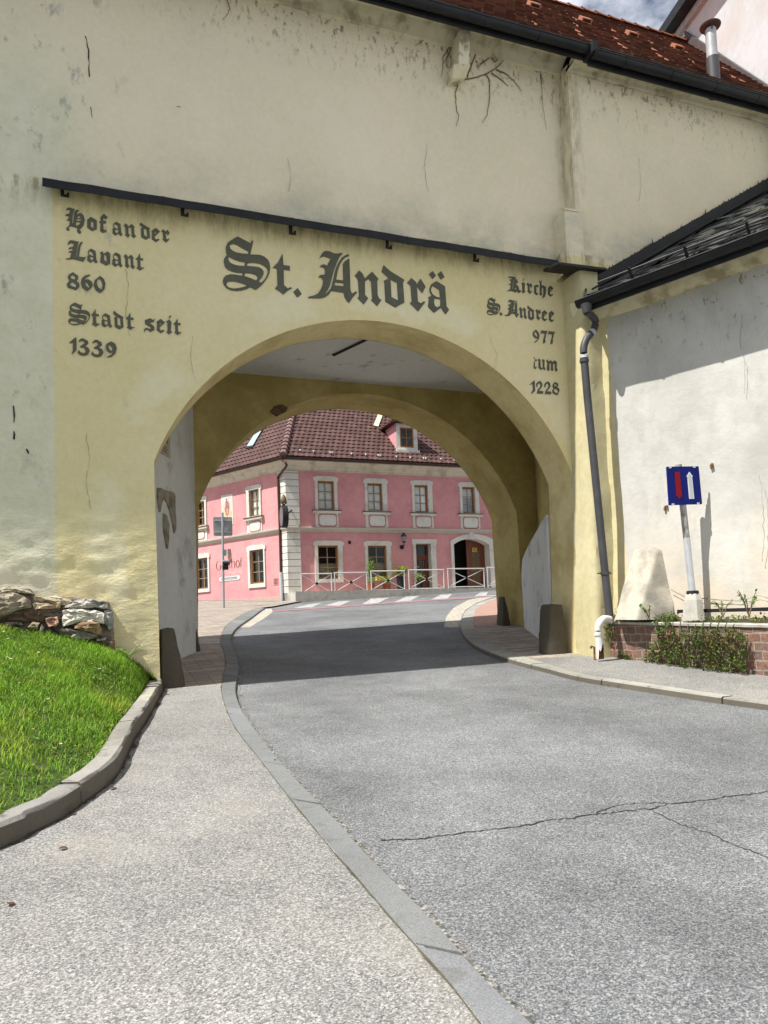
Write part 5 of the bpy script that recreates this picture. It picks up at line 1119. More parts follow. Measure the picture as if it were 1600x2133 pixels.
def sprout(px, py, n, hgt, lb):
    b = onplane(px, py, (0, 0, btop(2.0)), (0, 0, 1)); b = WP(px, py, .42); pts = []; sts = []
    for k in range(n):
        a_ = random.uniform(0, 6.28); tip = b + np.array([cos(a_) * .12, sin(a_) * .12, hgt * .8 * random.uniform(.6, 1)]); sts.append([b - zz * .06, b * .5 + tip * .5 + zz * .03, tip])
        for t in np.linspace(.35, 1, 7): pts.append((b + (tip - b) * t, np.array([random.uniform(-1, 1), random.uniform(-1, 1), .5])))
    foliage('young_plant', pts, (.03, .06), m_leaf, lb, 'plant', b, 'young plants along the white wall', lambda: green(.11, .24, .04), stems=sts)
sprout(1506, 1276, 4, .24, 'low leafy plant in the planter, right of the sign post shadow'); sprout(1560, 1276, 5, .36, 'taller leafy shoot by the white wall near the planter right end'); sprout(1352, 1280, 3, .16, 'small leafy shoot in the planter at the foot of the bulging buttress')
# ================================================================== road sign
YS = 7.82
sp = lambda x, y, dy=0.0: AtY(x, y, YS + dy)
sb = sp(1443, 1290); sgn = thing('road_sign', 'blue priority sign with red and white arrows on a leaning pole', 'road sign', sb)
mb = MB(); n = 8
P = []
for (xl_, xr_, y) in ((1427, 1463, 1292), (1428, 1461, 1280), (1430, 1458, 1250), (1433, 1453, 1237)):
    a_, b_ = sp(xl_, y), sp(xr_, y); c = (a_ + b_) / 2; r_ = np.linalg.norm(b_ - a_) / 2 * 1.06; P.append([c + np.array([cos(2 * pi * i / n + .39) * r_, sin(2 * pi * i / n + .39) * r_, 0]) for i in range(n)] )
P = [r + [r[0]] for r in P]; mb.grid(P); mb.add(P[-1][:-1], [tuple(range(n))]); mb.build('concrete_foot', m_conc, sgn)
mb = MB(); c = sp(1443, 1236); mb.tube([c - zz * .02, c + zz * .035], [.085, .075], 14); mb.build('collar', m_dark, sgn, smooth=50)
pA, pM, pT = sp(1442, 1233), sp(1430, 1120), sp(1413, 968)
mb = MB(); mb.tube([pA, pM], .044, 14); mb.tube([pM, pM + (pT - pM) * .02, pT], .043, 14, True, 1)
for k in range(6): q = pM + (pT - pM) * (.02 + .02 * k); mb.tube([q - (pT - pM) * (.10 - .012 * k), q], .0447 , 5, False, 1) if k == 0 else None
mb.build('pole', [m_galv, simple('weathered_pole', (.34, .32, .30), .6, .2, var=.5, sc=12)], sgn, smooth=50)
cs = crop(1380, 960, 16.0); YP = -.05
def sq(pts, dy): return [sp(x, y, dy) for x, y in cs(pts)]
mb = MB(); mb.prism([sq([(150, 205), (165, 190), (1195, 178), (1210, 195), (1325, 1420), (1310, 1440), (250, 1475), (232, 1462)], YP)], (0, .02, 0)); pl2 = mb.build('plate', m_blue, sgn)
mb = MB(); mb.prism([sq([(415, 370), (575, 370), (640, 1110), (662, 1130), (570, 1272), (450, 1132), (474, 1112)], YP - .004)], (0, .004, 0)); mb.build('red_arrow', m_red, pl2)
mb = MB(); mb.prism([sq([(900, 365), (1022, 520), (992, 525), (1062, 1262), (900, 1268), (832, 532), (800, 527)], YP - .004)], (0, .004, 0)); mb.prism([sq([(903, 415), (975, 520), (1030, 1230), (925, 1234), (862, 525)], YP - .0055)], (0, .002, 0), 1); mb.build('white_arrow', [simple('bright_white', (.80, .82, .86), .4), m_signwhite], pl2)
for x, y in ((270, 215), (1075, 200), (365, 1445), (1205, 1415)):
    mb = MB(); mb.prism([sq([(x - 35, y - 28), (x + 35, y - 30), (x + 38, y + 25), (x - 32, y + 27)], YP - .012)], (0, .04, 0)); mb.build('clip', m_galv, pl2)
for y in (-.07, -.48): mb = MB(); q = pT + zz * y; mb.box((q[0] - .18, YS - .03, q[2] - .02), (q[0] + .2, YS - .01, q[2] + .02)); mb.build('clamp', m_galv, sgn)
# ================================================================== church behind
chn = np.array([chd[1], -chd[0], 0]); chn = chn if chn[0] < 0 else -chn
def CP(px, py, off=0.0): return onplane(px, py, CH0 + chn * off, chn)
ch = thing('church', 'white gable-ended church rising behind the gate roof', 'church', CP(1500, 190) * np.array([1, 1, 0]) + zz * 3)
A_, B_ = CP(1402, 86), CP(1462, 0); v = (B_ - A_); v /= np.linalg.norm(v); lo_ = A_ - v * 1.2; ap = A_ + v * 9; hz = np.array([v[0], v[1], 0]); ri = ap + np.array([hz[0], hz[1], -v[2]]) * 14
f0 = lambda p, z: np.array([p[0], p[1], z])
mb = MB(); mb.prism([[f0(lo_, 2), lo_, ap, ri, f0(ri, 2)]], -chn * 8); mb.build('gable_wall', m_church, ch)
sid = np.cross(chn, v); sid = sid if sid[2] > 0 else -sid
mb = MB(); mb.prism([[lo_ - v * .5, ap + sid * .0, ap + sid * .22, lo_ - v * .5 + sid * .22]], chn * .35, 0); mb.prism([[lo_ - v * .5 - sid * .16, ap - sid * .16, ap - sid * .01, lo_ - v * .5 - sid * .01]], chn * .10, 1)
mb.prism([[lo_ - v * .5 + sid * .22, ap + sid * .22, ap + sid * .24, lo_ - v * .5 + sid * .24]], -chn * 8)
mb.build('verge', [m_dark, simple('verge_board', (.45, .44, .44), .8)], ch)
fa, fb = CP(1432, 92, .02), CP(1640, 226, .02); mb = MB(); mb.prism([[fa - zz * .25, fb - zz * .25, fb + zz * .22, fa + zz * .30]], chn * .05); mb.build('flashing', simple('flashing_lead', (.10, .085, .085), .6), ch)
# ================================================================== pink inn
class Fac:
    def __init__(s, P0, d, n): s.P0 = np.array([P0[0], P0[1], 0.0]); s.d = d; s.n = n
    def pt(s, a, z, o=0.0): p = s.P0 + s.d * a + s.n * o; return np.array([p[0], p[1], z])
    def px(s, x, y, o=0.0): return onplane(x, y, s.P0 + s.n * o, s.n)
    def sz(s, x, y, o=0.0): p = s.px(x, y, o); return float((p - s.P0) @ s.d), float(p[2])
    def rect(s, r, c=None, o=0.0):
        x0, y0, x1, y1 = r
        if c: (x0, y0), (x1, y1) = c([(x0, y0), (x1, y1)])
        ym, xm = (y0 + y1) / 2, (x0 + x1) / 2; a, b = s.sz(x0, ym, o)[0], s.sz(x1, ym, o)[0]; return min(a, b), s.sz(xm, y1, o)[1], max(a, b), s.sz(xm, y0, o)[1]
    def box(s, mb, r, o0, o1, mi=0): a, z0, b, z1 = r; mb.obox(s.pt(a, z0, o0), s.d * (b - a), s.n * (o1 - o0), zz * (z1 - z0), mi)
    def poly(s, mb, loops, o0, o1, mi=0): mb.prism([[s.pt(a, z, o1) for a, z in l] for l in loops], s.n * (o0 - o1), mi)
dR = np.array([1.0, .021, 0]); dR /= np.linalg.norm(dR); dL = np.array([-.503, .864, 0]); dL /= np.linalg.norm(dL)
nR = np.array([dR[1], -dR[0], 0]); nL = np.array([-dL[1], dL[0], 0])
c0 = G(603, 1252); RF = Fac(c0, dR, nR); LF = Fac(c0, dL, nL)
k4 = crop(570, 980, 3.2653); k3 = crop(570, 820, 3.2653); k1 = crop(310, 820, 5.161); k2 = crop(390, 1080, 6.4)
inn = thing('inn_building', 'pink two-storey inn with brown tiled hip roof, seen through the arch', 'inn', c0)
zS1 = RF.sz(1035, 1102.5)[1]; zS0 = zS1 - .20
zG = RF.px(977, 970, .42)[2]; zC1 = zG - .03; zC0 = RF.px(800, 985.5, .0)[2]
zB = gz(c0[0], c0[1]) - 1.2
def octa(r, k=.06): a, z0, b, z1 = r; return [(a + k, z0), (b - k, z0), (b - k, z0 + k * .5), (b, z0 + k), (b, z1 - k), (b - k, z1 - k * .5), (b - k, z1), (a + k, z1), (a + k, z1 - k * .5), (a, z1 - k), (a, z0 + k), (a + k, z0 + k * .5)]
holesR, holesL = [], []
def window(F, op, su, cr, nx, ny, holes, bg='dark', sill=None, apron=None, panel=None, dp=.13):
    r = F.rect(op, cr); s = F.rect(su, cr); a, z0, b, z1 = r; A, Z0, B, Z1 = s
    holes.append([(a, z0), (b, z0), (b, z1), (a, z1)])
    fw = .065; mb = MB()
    F.poly(mb, [[(a, z0), (b, z0), (b, z1), (a, z1)], [(a + fw, z0 + fw), (a + fw, z1 - fw), (b - fw, z1 - fw), (b - fw, z0 + fw)]], -dp, -dp + .06)
    for i in range(1, nx): x = a + fw + (b - a - 2 * fw) * i / nx; F.box(mb, (x - .016, z0 + fw, x + .016, z1 - fw), -dp + .005, -dp + .045, 1)
    for j in range(1, ny): z = z0 + fw + (z1 - z0 - 2 * fw) * j / ny; F.box(mb, (a + fw, z - .014, b - fw, z + .014), -dp + .008, -dp + .042, 1)
    w = mb.build('window', [m_wood, m_muntin], inn)
    mb = MB(); F.box(mb, (a + fw * .8, z0 + fw * .8, b - fw * .8, z1 - fw * .8), -dp + .018, -dp + .022); mb.build('pane', m_glass, w)
    mb = MB(); e = .05; ear = .09
    up = [(A + e, Z0), (B - e, Z0), (B - e, Z1 - ear * 2.2), (B, Z1 - ear * 2.2), (B, Z1 - ear * .4), (B - e * 2, Z1 - ear * .4), (B - e * 2, Z1), (A + e * 2, Z1), (A + e * 2, Z1 - ear * .4), (A, Z1 - ear * .4), (A, Z1 - ear * 2.2), (A + e, Z1 - ear * 2.2)]
    F.poly(mb, [up, [(a, z0), (a, z1), (b, z1), (b, z0)]], -.005, .05)
    for q in ([F.pt(a, z0, .0), F.pt(a, z1, .0), F.pt(a, z1, -dp), F.pt(a, z0, -dp)], [F.pt(b, z0, 0), F.pt(b, z1, 0), F.pt(b, z1, -dp), F.pt(b, z0, -dp)], [F.pt(a, z1, 0), F.pt(b, z1, 0), F.pt(b, z1, -dp), F.pt(a, z1, -dp)], [F.pt(a, z0, 0), F.pt(b, z0, 0), F.pt(b, z0, -dp), F.pt(a, z0, -dp)]): mb.quad(*q)
    mb.build('surround', m_trim, w)
    if sill:
        mb = MB(); F.box(mb, (A - .06, Z0 - .09, B + .06, Z0), -.0, .13); F.box(mb, (A - .08, Z0 + .001, B + .08, Z0 + .025), -.0, .15, 1); mb.build('sill', [m_trim if F is RF else m_string, m_dark], w)
    if apron:
        mb = MB(); F.box(mb, (A + .04, zS1 + .0, B - .04, Z0 - .09), -.005, .03); pr = F.rect(panel, cr); k = .02
        F.poly(mb, [octa((pr[0] - .05, pr[1] - .05, pr[2] + .05, pr[3] + .05))], .0, .036, 1); F.poly(mb, [octa(pr)], .0, .055); mb.build('apron', [m_trim, m_groove], w)
    mb = MB()
    if bg == 'white': F.box(mb, (a + .02, z0 + .02, b - .02, z1 - .02), -dp - .02, -dp - .012)
    elif bg == 'drape':
        for k in range(12): x = a + (b - a) * k / 12; F.box(mb, (x, z0, x + (b - a) / 14, z1 - .25), -dp - .16 - .02 * (k % 2), -dp - .12)
        F.box(mb, (a, z1 - .42, b, z1), -dp - .1, -dp - .09, 1)
    elif bg == 'tan': F.box(mb, (a, z0, b, z0 + (z1 - z0) * .48), -dp - .2, -dp - .18)
    elif bg == 'side': F.box(mb, (a, z0, a + (b - a) * .3, z1), -dp - .2, -dp - .18); F.box(mb, (b - (b - a) * .2, z0, b, z1), -dp - .2, -dp - .18)
    if mb.v: mb.build('curtain', [dict(white=m_curtain, drape=m_drape, tan=m_tan, side=m_tan)[bg], m_curtain], w)
    return w
window(RF, (300, 72, 412, 268), (272, 40, 440, 276), k4, 2, 3, holesR, 'white', 1, 1, (310, 303, 422, 375))
window(RF, (638, 88, 740, 275), (612, 55, 778, 286), k4, 2, 3, holesR, 'white', 1, 1, (652, 308, 755, 378))
window(RF, (958, 100, 1050, 285), (933, 68, 1085, 294), k4, 2, 3, holesR, 'white', 1, 1, (970, 316, 1068, 384))
window(RF, (1283, 113, 1368, 292), (1258, 82, 1402, 301), k4, 2, 3, holesR, 'drape', 1, 1, (1292, 322, 1386, 390))
window(RF, (302, 510, 440, 738), (272, 478, 478, 762), k4, 2, 3, holesR, 'tan')
window(RF, (642, 512, 770, 727), (615, 480, 806, 752), k4, 2, 3, holesR, 'tan')
window(LF, (1085, 1030, 1195, 1318), (1050, 985, 1222, 1335), k1, 2, 3, holesL, 'white', 1, 1, (1098, 1378, 1204, 1475))
window(LF, (515, 1160, 608, 1420), (484, 1112, 632, 1440), k1, 2, 3, holesL, 'side', 1, 1, (525, 1490, 605, 1560))
window(LF, (845, 415, 1030, 868), (808, 355, 1058, 922), k2, 2, 3, holesL, 'side')
window(LF, (125, 528, 285, 940), (92, 470, 314, 985), k2, 2, 3, holesL, 'side')
# door and gateway
rd_ = RF.rect((970, 498, 1072, 800), k4); sd_ = RF.rect((945, 468, 1112, 800), k4)
zT = RF.px(*k4([(900, 808)])[0], 1.25)[2]         # terrace level
rd_ = (rd_[0], zT, rd_[2], rd_[3]); sd_ = (sd_[0], zT, sd_[2], sd_[3])
holesR.append([(rd_[0], rd_[1]), (rd_[2], rd_[1]), (rd_[2], rd_[3]), (rd_[0], rd_[3])])
mb = MB(); a, z0, b, z1 = rd_; A, Z0, B, Z1 = sd_; D = .32
zt_ = z1 - .55
RF.poly(mb, [[(a, z0), (b, z0), (b, z1), (a, z1)], [(a + .08, zt_ + .1), (a + .08, z1 - .08), (b - .08, z1 - .08), (b - .08, zt_ + .1)], [(a + .16, z0 + .75), (a + .16, zt_ - .1), (b - .16, zt_ - .1), (b - .16, z0 + .75)]], -D, -D + .07)
for x in (a + (b - a) * .38, a + (b - a) * .62): RF.box(mb, (x - .015, z0 + .75, x + .015, zt_ - .1), -D + .01, -D + .05)
for z in (z0 + 1.1, z0 + 1.45): RF.box(mb, (a + .16, z - .012, b - .16, z + .012), -D + .012, -D + .048)
RF.box(mb, (a + .18, z0 + .15, b - .18, z0 + .62), -D + .07, -D + .085)
dr_ = mb.build('door', m_wooddk, inn)
mb = MB(); RF.box(mb, (a + .08, z0 + .7, b - .08, z1 - .05), -D + .028, -D + .032); mb.build('pane', m_glass, dr_)
mb = MB(); q = RF.pt(a + .11, z0 + 1.0, -D + .07); mb.tube([q, q + nR * .05, q + nR * .05 + dR * .1], .012, 6); mb.build('handle', m_galv, dr_)
mb = MB(); RF.poly(mb, [[(A + .04, Z0), (a, Z0), (a, z1), (b, z1), (b, Z0), (B - .04, Z0), (B - .04, Z1 - .22), (B, Z1 - .22), (B, Z1), (A, Z1), (A, Z1 - .22), (A + .04, Z1 - .22)]], -.005, .05)
for q in ((a, a), (b, b)): mb.quad(RF.pt(q[0], z0, 0), RF.pt(q[0], z1, 0), RF.pt(q[0], z1, -D), RF.pt(q[0], z0, -D))
mb.quad(RF.pt(a, z1, 0), RF.pt(b, z1, 0), RF.pt(b, z1, -D), RF.pt(a, z1, -D)); mb.build('surround', m_trim, dr_)
ga_ = RF.rect((1228, 505, 1470, 800), k4); gs_ = RF.rect((1208, 480, 1512, 800), k4); ztop = RF.sz(*k4([(1345, 464)])[0])[1]; zsur = RF.sz(*k4([(1352, 432)])[0])[1]
def seg(a, b, zs, zt, n=14):
    c = (a + b) / 2; h = zt - zs; w = (b - a) / 2; R = (w * w + h * h) / (2 * h); return [(c + w * (1 - 2 * i / n), zt - R + sqrt(max(0, R * R - (w * (1 - 2 * i / n)) ** 2))) for i in range(n + 1)]
a, b = ga_[0], ga_[2]; zs_ = ga_[3]; op = [(b, zT)] + seg(a, b, zs_, ztop) + [(a, zT)]
holesR.append(op)
A, B = gs_[0], gs_[2]; ou = [(B, zT)] + seg(A, B, gs_[3], zsur) + [(A, zT)]
D = .4; mb = MB(); RF.poly(mb, [ou + op[::-1]], -.005, .06); mb.grid([[RF.pt(x, z, 0.0), RF.pt(x, z, -D)] for x, z in op])
m_ = (a + b) / 2; RF.poly(mb, [[(m_ - .07, ztop - .02), (m_ + .07, ztop - .02), (m_ + .10, zsur + .06), (m_ - .10, zsur + .06)]], 0, .09)
mb_s = mb
mb = MB(); tz = zs_ + .0
RF.box(mb, (m_ + .02, zT, b, ztop), -D - .06, -D); RF.box(mb, (m_ + .02, zT + .15, m_ + .12, ztop - .1), -D, -D + .02); RF.box(mb, (b - .2, zT + .1, b - .12, ztop - .35), -D, -D + .02)
RF.box(mb, (a, zT, a + .05, ztop), -D, -D + .05); RF.box(mb, (m_ - .05, zT, m_ + .05, ztop), -D - .02, -D + .04)
gd = mb.build('double_gate', m_wooddk, inn); mb_s.build('surround', m_trim, gd)
mb = MB(); la, lb = m_ + .22, b - .26; L0, L1 = zT + .35, ztop - .45
RF.box(mb, (la, L0, lb, L1), -D, -D + .006, 1)
for k in range(-8, 9):
    for sg_ in (1, -1):
        pts = []
        for i in range(13):
            u = i / 12; x = la + (lb - la) * ((k * .25 + sg_ * u * 1.6) % 4 if False else u); z = L0 + (L1 - L0) * (k * .16 + sg_ * u * .42 + .3)
            if L0 <= z <= L1: pts.append(RF.pt(x, z, -D + .012))
        if len(pts) > 1: mb.tube(pts, .010, 4)
mb.build('lattice_panel', [m_wood, simple('gate_glass', (.10, .09, .05), .3)], gd)
mb = MB(); r = RF.rect((1380, 520, 1411, 548), k4); RF.box(mb, r, -D + .02, -D + .03)
for i in range(4): z = r[1] + (r[3] - r[1]) * (.2 + .2 * i); RF.box(mb, (r[0] + .03, z - .008, r[2] - .03, z + .008), -D + .03, -D + .033, 1)
mb.build('yellow_notice', [m_yellow, m_ink], gd)
# walls with openings
def corner_poly(F, L): return [(0, zB), (L, zB), (L, zG), (0, zG)]
mb = MB(); RF.poly(mb, [corner_poly(RF, 16.0)] + [h[::-1] for h in holesR], -.03, 0); mb.build('front_wall', m_pink, inn)
mb = MB(); LF.poly(mb, [corner_poly(LF, 14.0)] + [h[::-1] for h in holesL], -.03, 0); mb.build('side_wall', m_pink, inn)
mb = MB(); LF.box(mb, (.35, zB, 14, RF.P0[2] + gz(c0[0], c0[1]) + .22), 0, .025); mb.build('plinth', m_plinth, inn)
mb = MB()
p, q, r_, t_ = RF.pt(0.3, 0, -.9), RF.pt(16, 0, -.9), LF.pt(14, 0, -.9), LF.pt(.3, 0, -.9)
for u, w_ in ((p, q), (r_, t_)): mb.quad(u + zz * zB, w_ + zz * zB, w_ + zz * zG, u + zz * zG)
for zf in (zS1 - .1, zG - .02): mb.prism([[RF.pt(.3, zf, -.04), RF.pt(16, zf, -.04), RF.pt(16, zf, -.95), RF.pt(.3, zf, -.95)]], zz * .02); mb.prism([[LF.pt(.3, zf, -.04), LF.pt(14, zf, -.04), LF.pt(14, zf, -.95), LF.pt(.3, zf, -.95)]], zz * .02)
mb.build('interior', m_black, inn)
# string course, cornice and quoins wrap the corner
def wrap(prof, mat, name, L1=14.0, L2=16.0):
    mb = MB(); b = (nR + nL); b = b / (b @ nR)
    def row(o, z): return [LF.pt(L1, z, o), np.array([*(c0[:2] + b[:2] * o), z]), RF.pt(L2, z, o)]
    mb.grid([row(o, z) for o, z in prof]); return mb.build(name, mat, inn)
wrap([(0, zS0), (.04, zS0), (.05, zS0 + .08), (.11, zS0 + .11), (.12, zS1 - .03), (.0, zS1)], m_string, 'string_course')
mb_ = wrap([(0, zC0 - .05), (.05, zC0 - .04), (.05, zC0 + .03), (.09, zC0 + .06), (.14, zC0 + .16), (.24, zC1 - .10), (.30, zC1 - .06), (.30, zC1 + .02), (0, zC1 + .04)], m_corn, 'cornice')
mb = MB(); H_ = .262; bq = (nR + nL); bq = bq / (bq @ nR)
def qblock(z0, z1, o, mi=0):
    w1, w2 = .42, .50
    for F, w in ((LF, w1), (RF, w2)):
        P = [np.array([*(c0[:2] + bq[:2] * o), 0]), F.pt(w, 0, o), F.pt(w, 0, -.01)]
        mb.grid([[p + zz * (z0 - p[2]) for p in P], [p + zz * (z1 - p[2]) for p in P]], mi)
        mb.add([p + zz * (z1 - p[2]) for p in P], [(0, 1, 2)], mi); mb.add([p + zz * (z0 - p[2]) for p in P], [(0, 1, 2)], mi)
z = gz(c0[0], c0[1]) + .30
qblock(zB, z, .045, 1)
while z < zC0 - .1:
    z1 = min(z + H_, zS0 if z < zS0 - .05 else zC0 - .05); qblock(z + .012, z1 - .012, .055); z = z1
    if abs(z - zS0) < .02: z = zS1
qblock(gz(c0[0], c0[1]) + .2, zC0 - .05, .03, 1)
mb.build('quoins', [m_trim, simple('quoin_joint', (.30, .28, .24), .9)], inn)
# roof
ec = onplane(591, 950, (0, 0, zG + .02), (0, 0, 1)); QR = radians(42)
upR = -nR * cos(QR) + zz * sin(QR); nrR = nR * sin(QR) + zz * cos(QR)
P2 = onplane(640, 737, ec, nrR)
nrL = np.cross(dL, P2 - ec); nrL /= np.linalg.norm(nrL); nrL = nrL if nrL[2] > 0 else -nrL
upL = np.cross(nrL, dL); upL = upL if upL[2] > 0 else -upL
m_hipR = ((P2 - ec) @ dR) / ((P2 - ec) @ upR); m_hipL = ((P2 - ec) @ dL) / ((P2 - ec) @ upL)
def htiles(mb, o, d, u, n, s0, s1, rows, EX=.31, TW=.22):
    for k in range(rows):
        v0 = k * EX; v1 = v0 + EX * 1.12; a = s0(v0 + EX * .5); b = s1(v0 + EX * .5)
        if b - a < .1: continue
        m = int((b - a) / TW * 6) + 2; c0_ = .8 + .4 * random.random()
        xs_ = np.linspace(a, b, m); lo, hi, col = [], [], []
        for x in xs_:
            ph = ((x + (k % 2) * TW * .5) / TW) % 1.0; h = .026 * (1 - (2 * ph - 1) ** 2) + .010; tid = int((x + (k % 2) * TW * .5) / TW)
            random.seed(tid * 31 + k * 7919); f = .72 + .55 * random.random()
            lo.append(o + d * x + u * v0 + n * (h + .03)); hi.append(o + d * x + u * v1 + n * h); col.append((.092 * f, .047 * f, .040 * f))
        base = len(mb.v); vs = lo + hi + [p - n * .045 for p in lo]
        mb.v += [tuple(map(float, p)) for p in vs]; mb.c += col * 3
        for i in range(m - 1): mb.f += [(base + i, base + i + 1, base + m + i + 1, base + m + i), (base + 2 * m + i, base + 2 * m + i + 1, base + i + 1, base + i)]; mb.mi += [0, 0]
mb = MB()
htiles(mb, ec, dR, upR, nrR, lambda v: m_hipR * v, lambda v: 17.0, 24)
htiles(mb, ec, dL, upL, nrL, lambda v: m_hipL * v, lambda v: 15.0, 26)
random.seed(99)
q1_, q2_ = ec + dR * 17, ec + dL * 15
mb.quad(ec - nrR * .05, q1_ - nrR * .05, q1_ + upR * 7.6 - nrR * .05, ec + dR * (m_hipR * 7.6) + upR * 7.6 - nrR * .05, 0, (.05, .03, .03)); mb.quad(ec - nrL * .05, q2_ - nrL * .05, q2_ + upL * 8.2 - nrL * .05, ec + dL * (m_hipL * 8.2) + upL * 8.2 - nrL * .05, 0, (.05, .03, .03))
roof = mb.build('roof', m_htile, inn, smooth=35, vcol=True)
mb = MB(); hv = P2 - ec; hl = np.linalg.norm(hv); hv /= hl; t = -.05; k = 0
while t < hl - .3:
    f = .8 + .5 * random.random(); p = ec + hv * t + (nrR + nrL) * .04; mb.tube([p, p + hv * .05, p + hv * .36 - (nrR + nrL) * .012], [.155, .155, .12], 8, True, 0, (.20 * f, .12 * f, .11 * f)); t += .32
mb.build('hip_tiles', m_htile, roof, vcol=True, smooth=40)
mb = MB(); sr = [onplane(x, y, ec + nrL * .10, nrL) for x, y in k1([(1168, 374), (1245, 346), (1112, 574), (1036, 586)])]
cen = np.mean(sr, 0); inner = [cen + (p - cen) * np.array(1.0) * .82 for p in sr]
mb.prism([sr], -nrL * .12); sk = mb.build('skylight', m_dark, roof); mb = MB(); mb.prism([[p + nrL * .006 for p in inner]], -nrL * .004); mb.build('pane', m_rooflight, sk)
mb = MB()
for i, (x, y) in enumerate([(180, 392), (272, 400), (385, 408), (398, 408), (530, 416), (628, 421), (712, 427), (725, 428), (836, 436), (930, 441), (1020, 446), (1036, 447), (1140, 452), (1230, 458)]):
    p = onplane(*k3([(x, y)])[0], ec + nrR * .08, nrR); mb = MB(); mb.obox(p, dR * .05, upR * .16, nrR * .012); mb.obox(p, dR * .05, upR * .012, nrR * .10); mb.build('snow_hook', m_galv, roof)
# dormer
pb0, pb1 = onplane(*k3([(838, 384)])[0], ec + nrR * .06, nrR), onplane(*k3([(984, 388)])[0], ec + nrR * .06, nrR)
DF = Fac(pb0, dR, nR); rr_ = DF.rect((836, 205, 978, 384), k3); wo = DF.rect((860, 230, 952, 366), k3)
mb = MB(); A, Z0, B, Z1 = rr_; a, z0, b, z1 = wo
DF.poly(mb, [[(A, Z0 - .1), (B, Z0 - .1), (B, Z1), (A, Z1)], [(a, z0), (a, z1), (b, z1), (b, z0)]], -.06, 0); DF.box(mb, (A - .05, Z0 - .12, B + .05, Z0), 0, .08)
back = (Z1 - Z0 + .2) / tan(QR)
dm_ = mb.build('dormer', m_trim, roof)
for x in (A, B): mb = MB(); mb.add([DF.pt(x, Z0 - .1, -.01), DF.pt(x, Z1, -.01), DF.pt(x, Z1, -back)], [(0, 1, 2)]); mb.build('cheek', m_pink, dm_)
mb = MB(); fw = .06; DF.poly(mb, [[(a, z0), (b, z0), (b, z1), (a, z1)], [(a + fw, z0 + fw), (a + fw, z1 - fw), (b - fw, z1 - fw), (b - fw, z0 + fw)]], -.06, -.02); DF.box(mb, ((a + b) / 2 - .02, z0 + fw, (a + b) / 2 + .02, z1 - fw), -.05, -.03); DF.box(mb, (a + fw, (z0 + z1) / 2 - .015, b - fw, (z0 + z1) / 2 + .015), -.048, -.032); DF.box(mb, (a, z0, b, z1), -.4, -.39, 1)
mb.build('dormer_window', [m_wood, m_black], dm_); mb = MB(); DF.box(mb, (a + fw, z0 + fw, b - fw, z1 - fw), -.045, -.042); mb.build('dormer_pane', m_glass, dm_)
mb = MB(); ov = .20; H3 = .62; m_ = (A + B) / 2
e = [DF.pt(A - ov, Z1 + .02, ov), DF.pt(B + ov, Z1 + .02, ov), DF.pt(B + ov, Z1 + .02, -back - .3), DF.pt(A - ov, Z1 + .02, -back - .3)]; r1, r2 = DF.pt(m_, Z1 + H3, -(B - A) / 2 + .1), DF.pt(m_, Z1 + H3, -back - 1.0)
def dslope(A_, B_, C_, D_):    # A-B eave, C-D top
    n = np.cross(B_ - A_, D_ - A_); n /= np.linalg.norm(n); n = n if n[2] > 0 else -n; rows = 5
    for k in range(rows):
        v0, v1 = k / rows, min(1, (k + 1.15) / rows); l0_, l1_ = A_ + (D_ - A_) * v0, B_ + (C_ - B_) * v0; h0, h1 = A_ + (D_ - A_) * v1, B_ + (C_ - B_) * v1; m = 24; f = .8 + .3 * random.random()
        lo = [l0_ + (l1_ - l0_) * i / m + n * (.03 + .025 * abs(sin(i * pi / 4))) for i in range(m + 1)]; hi = [h0 + (h1 - h0) * i / m + n * (.005 + .02 * abs(sin(i * pi / 4))) for i in range(m + 1)]
        mb.grid([[p - n * .05 for p in lo], lo, hi], 0, (.14 * f, .064 * f, .057 * f))
dslope(e[0], e[1], r1, r1); dslope(e[3], e[0], r1, r2); dslope(e[1], e[2], r2, r1)
mb.quad(e[0] - zz * .02, e[1] - zz * .02, e[2] - zz * .02, e[3] - zz * .02, 0, (.05, .035, .03))
for t in np.arange(0, .95, .2): p, q = e[0] + (r1 - e[0]) * t, e[0] + (r1 - e[0]) * (t + .22); mb.tube([p + zz * .05, q + zz * .03], [.10, .08], 8, True, 0, (.19, .11, .10))
mb.build('dormer_roof', m_htile, dm_, vcol=True)
mb = MB(); mb.prism([[onplane(x, y, ec + nrR * .09, nrR) for x, y in k3([(680, 214), (712, 222), (748, 128), (716, 124)])]], -nrR * .03); mb.build('valley_sheet', m_palm, dm_)
# gutter, downpipe
mb = MB(); gR, gL = ec - upR * .02 + nR * .07 - zz * .06, ec + nL * .07 - zz * .06; bb = (nR + nL) / ((nR + nL) @ nR); gc = ec + bb * .07 - zz * .06
mb.half(gc, gc + dR * 17, .075); mb.half(gc, gc + dL * 15, .075); mb.build('eaves_gutter', simple('brown_gutter', (.06, .035, .028), .4), inn, smooth=50)
lp_ = lambda x, y, o=.10: LF.px(x, y, o)
mb = MB(); mb.tube(smooth_path([gc - zz * .05 + dL * .1, lp_(597, 968, .38), lp_(588, 982, .25), lp_(579.5, 994, .10), lp_(579.5, 1006)], 4), .05, 8); mb.tube([lp_(579.5, 1004), lp_(583, 1103), lp_(585.3, 1194)], .05, 8); mb.tube([lp_(585.3, 1192, .11), lp_(588, 1262, .11)], .062, 8, True, 1)
mb.build('downpipe', [simple('brown_pipe', (.075, .032, .026), .45), m_galv], inn, smooth=50)
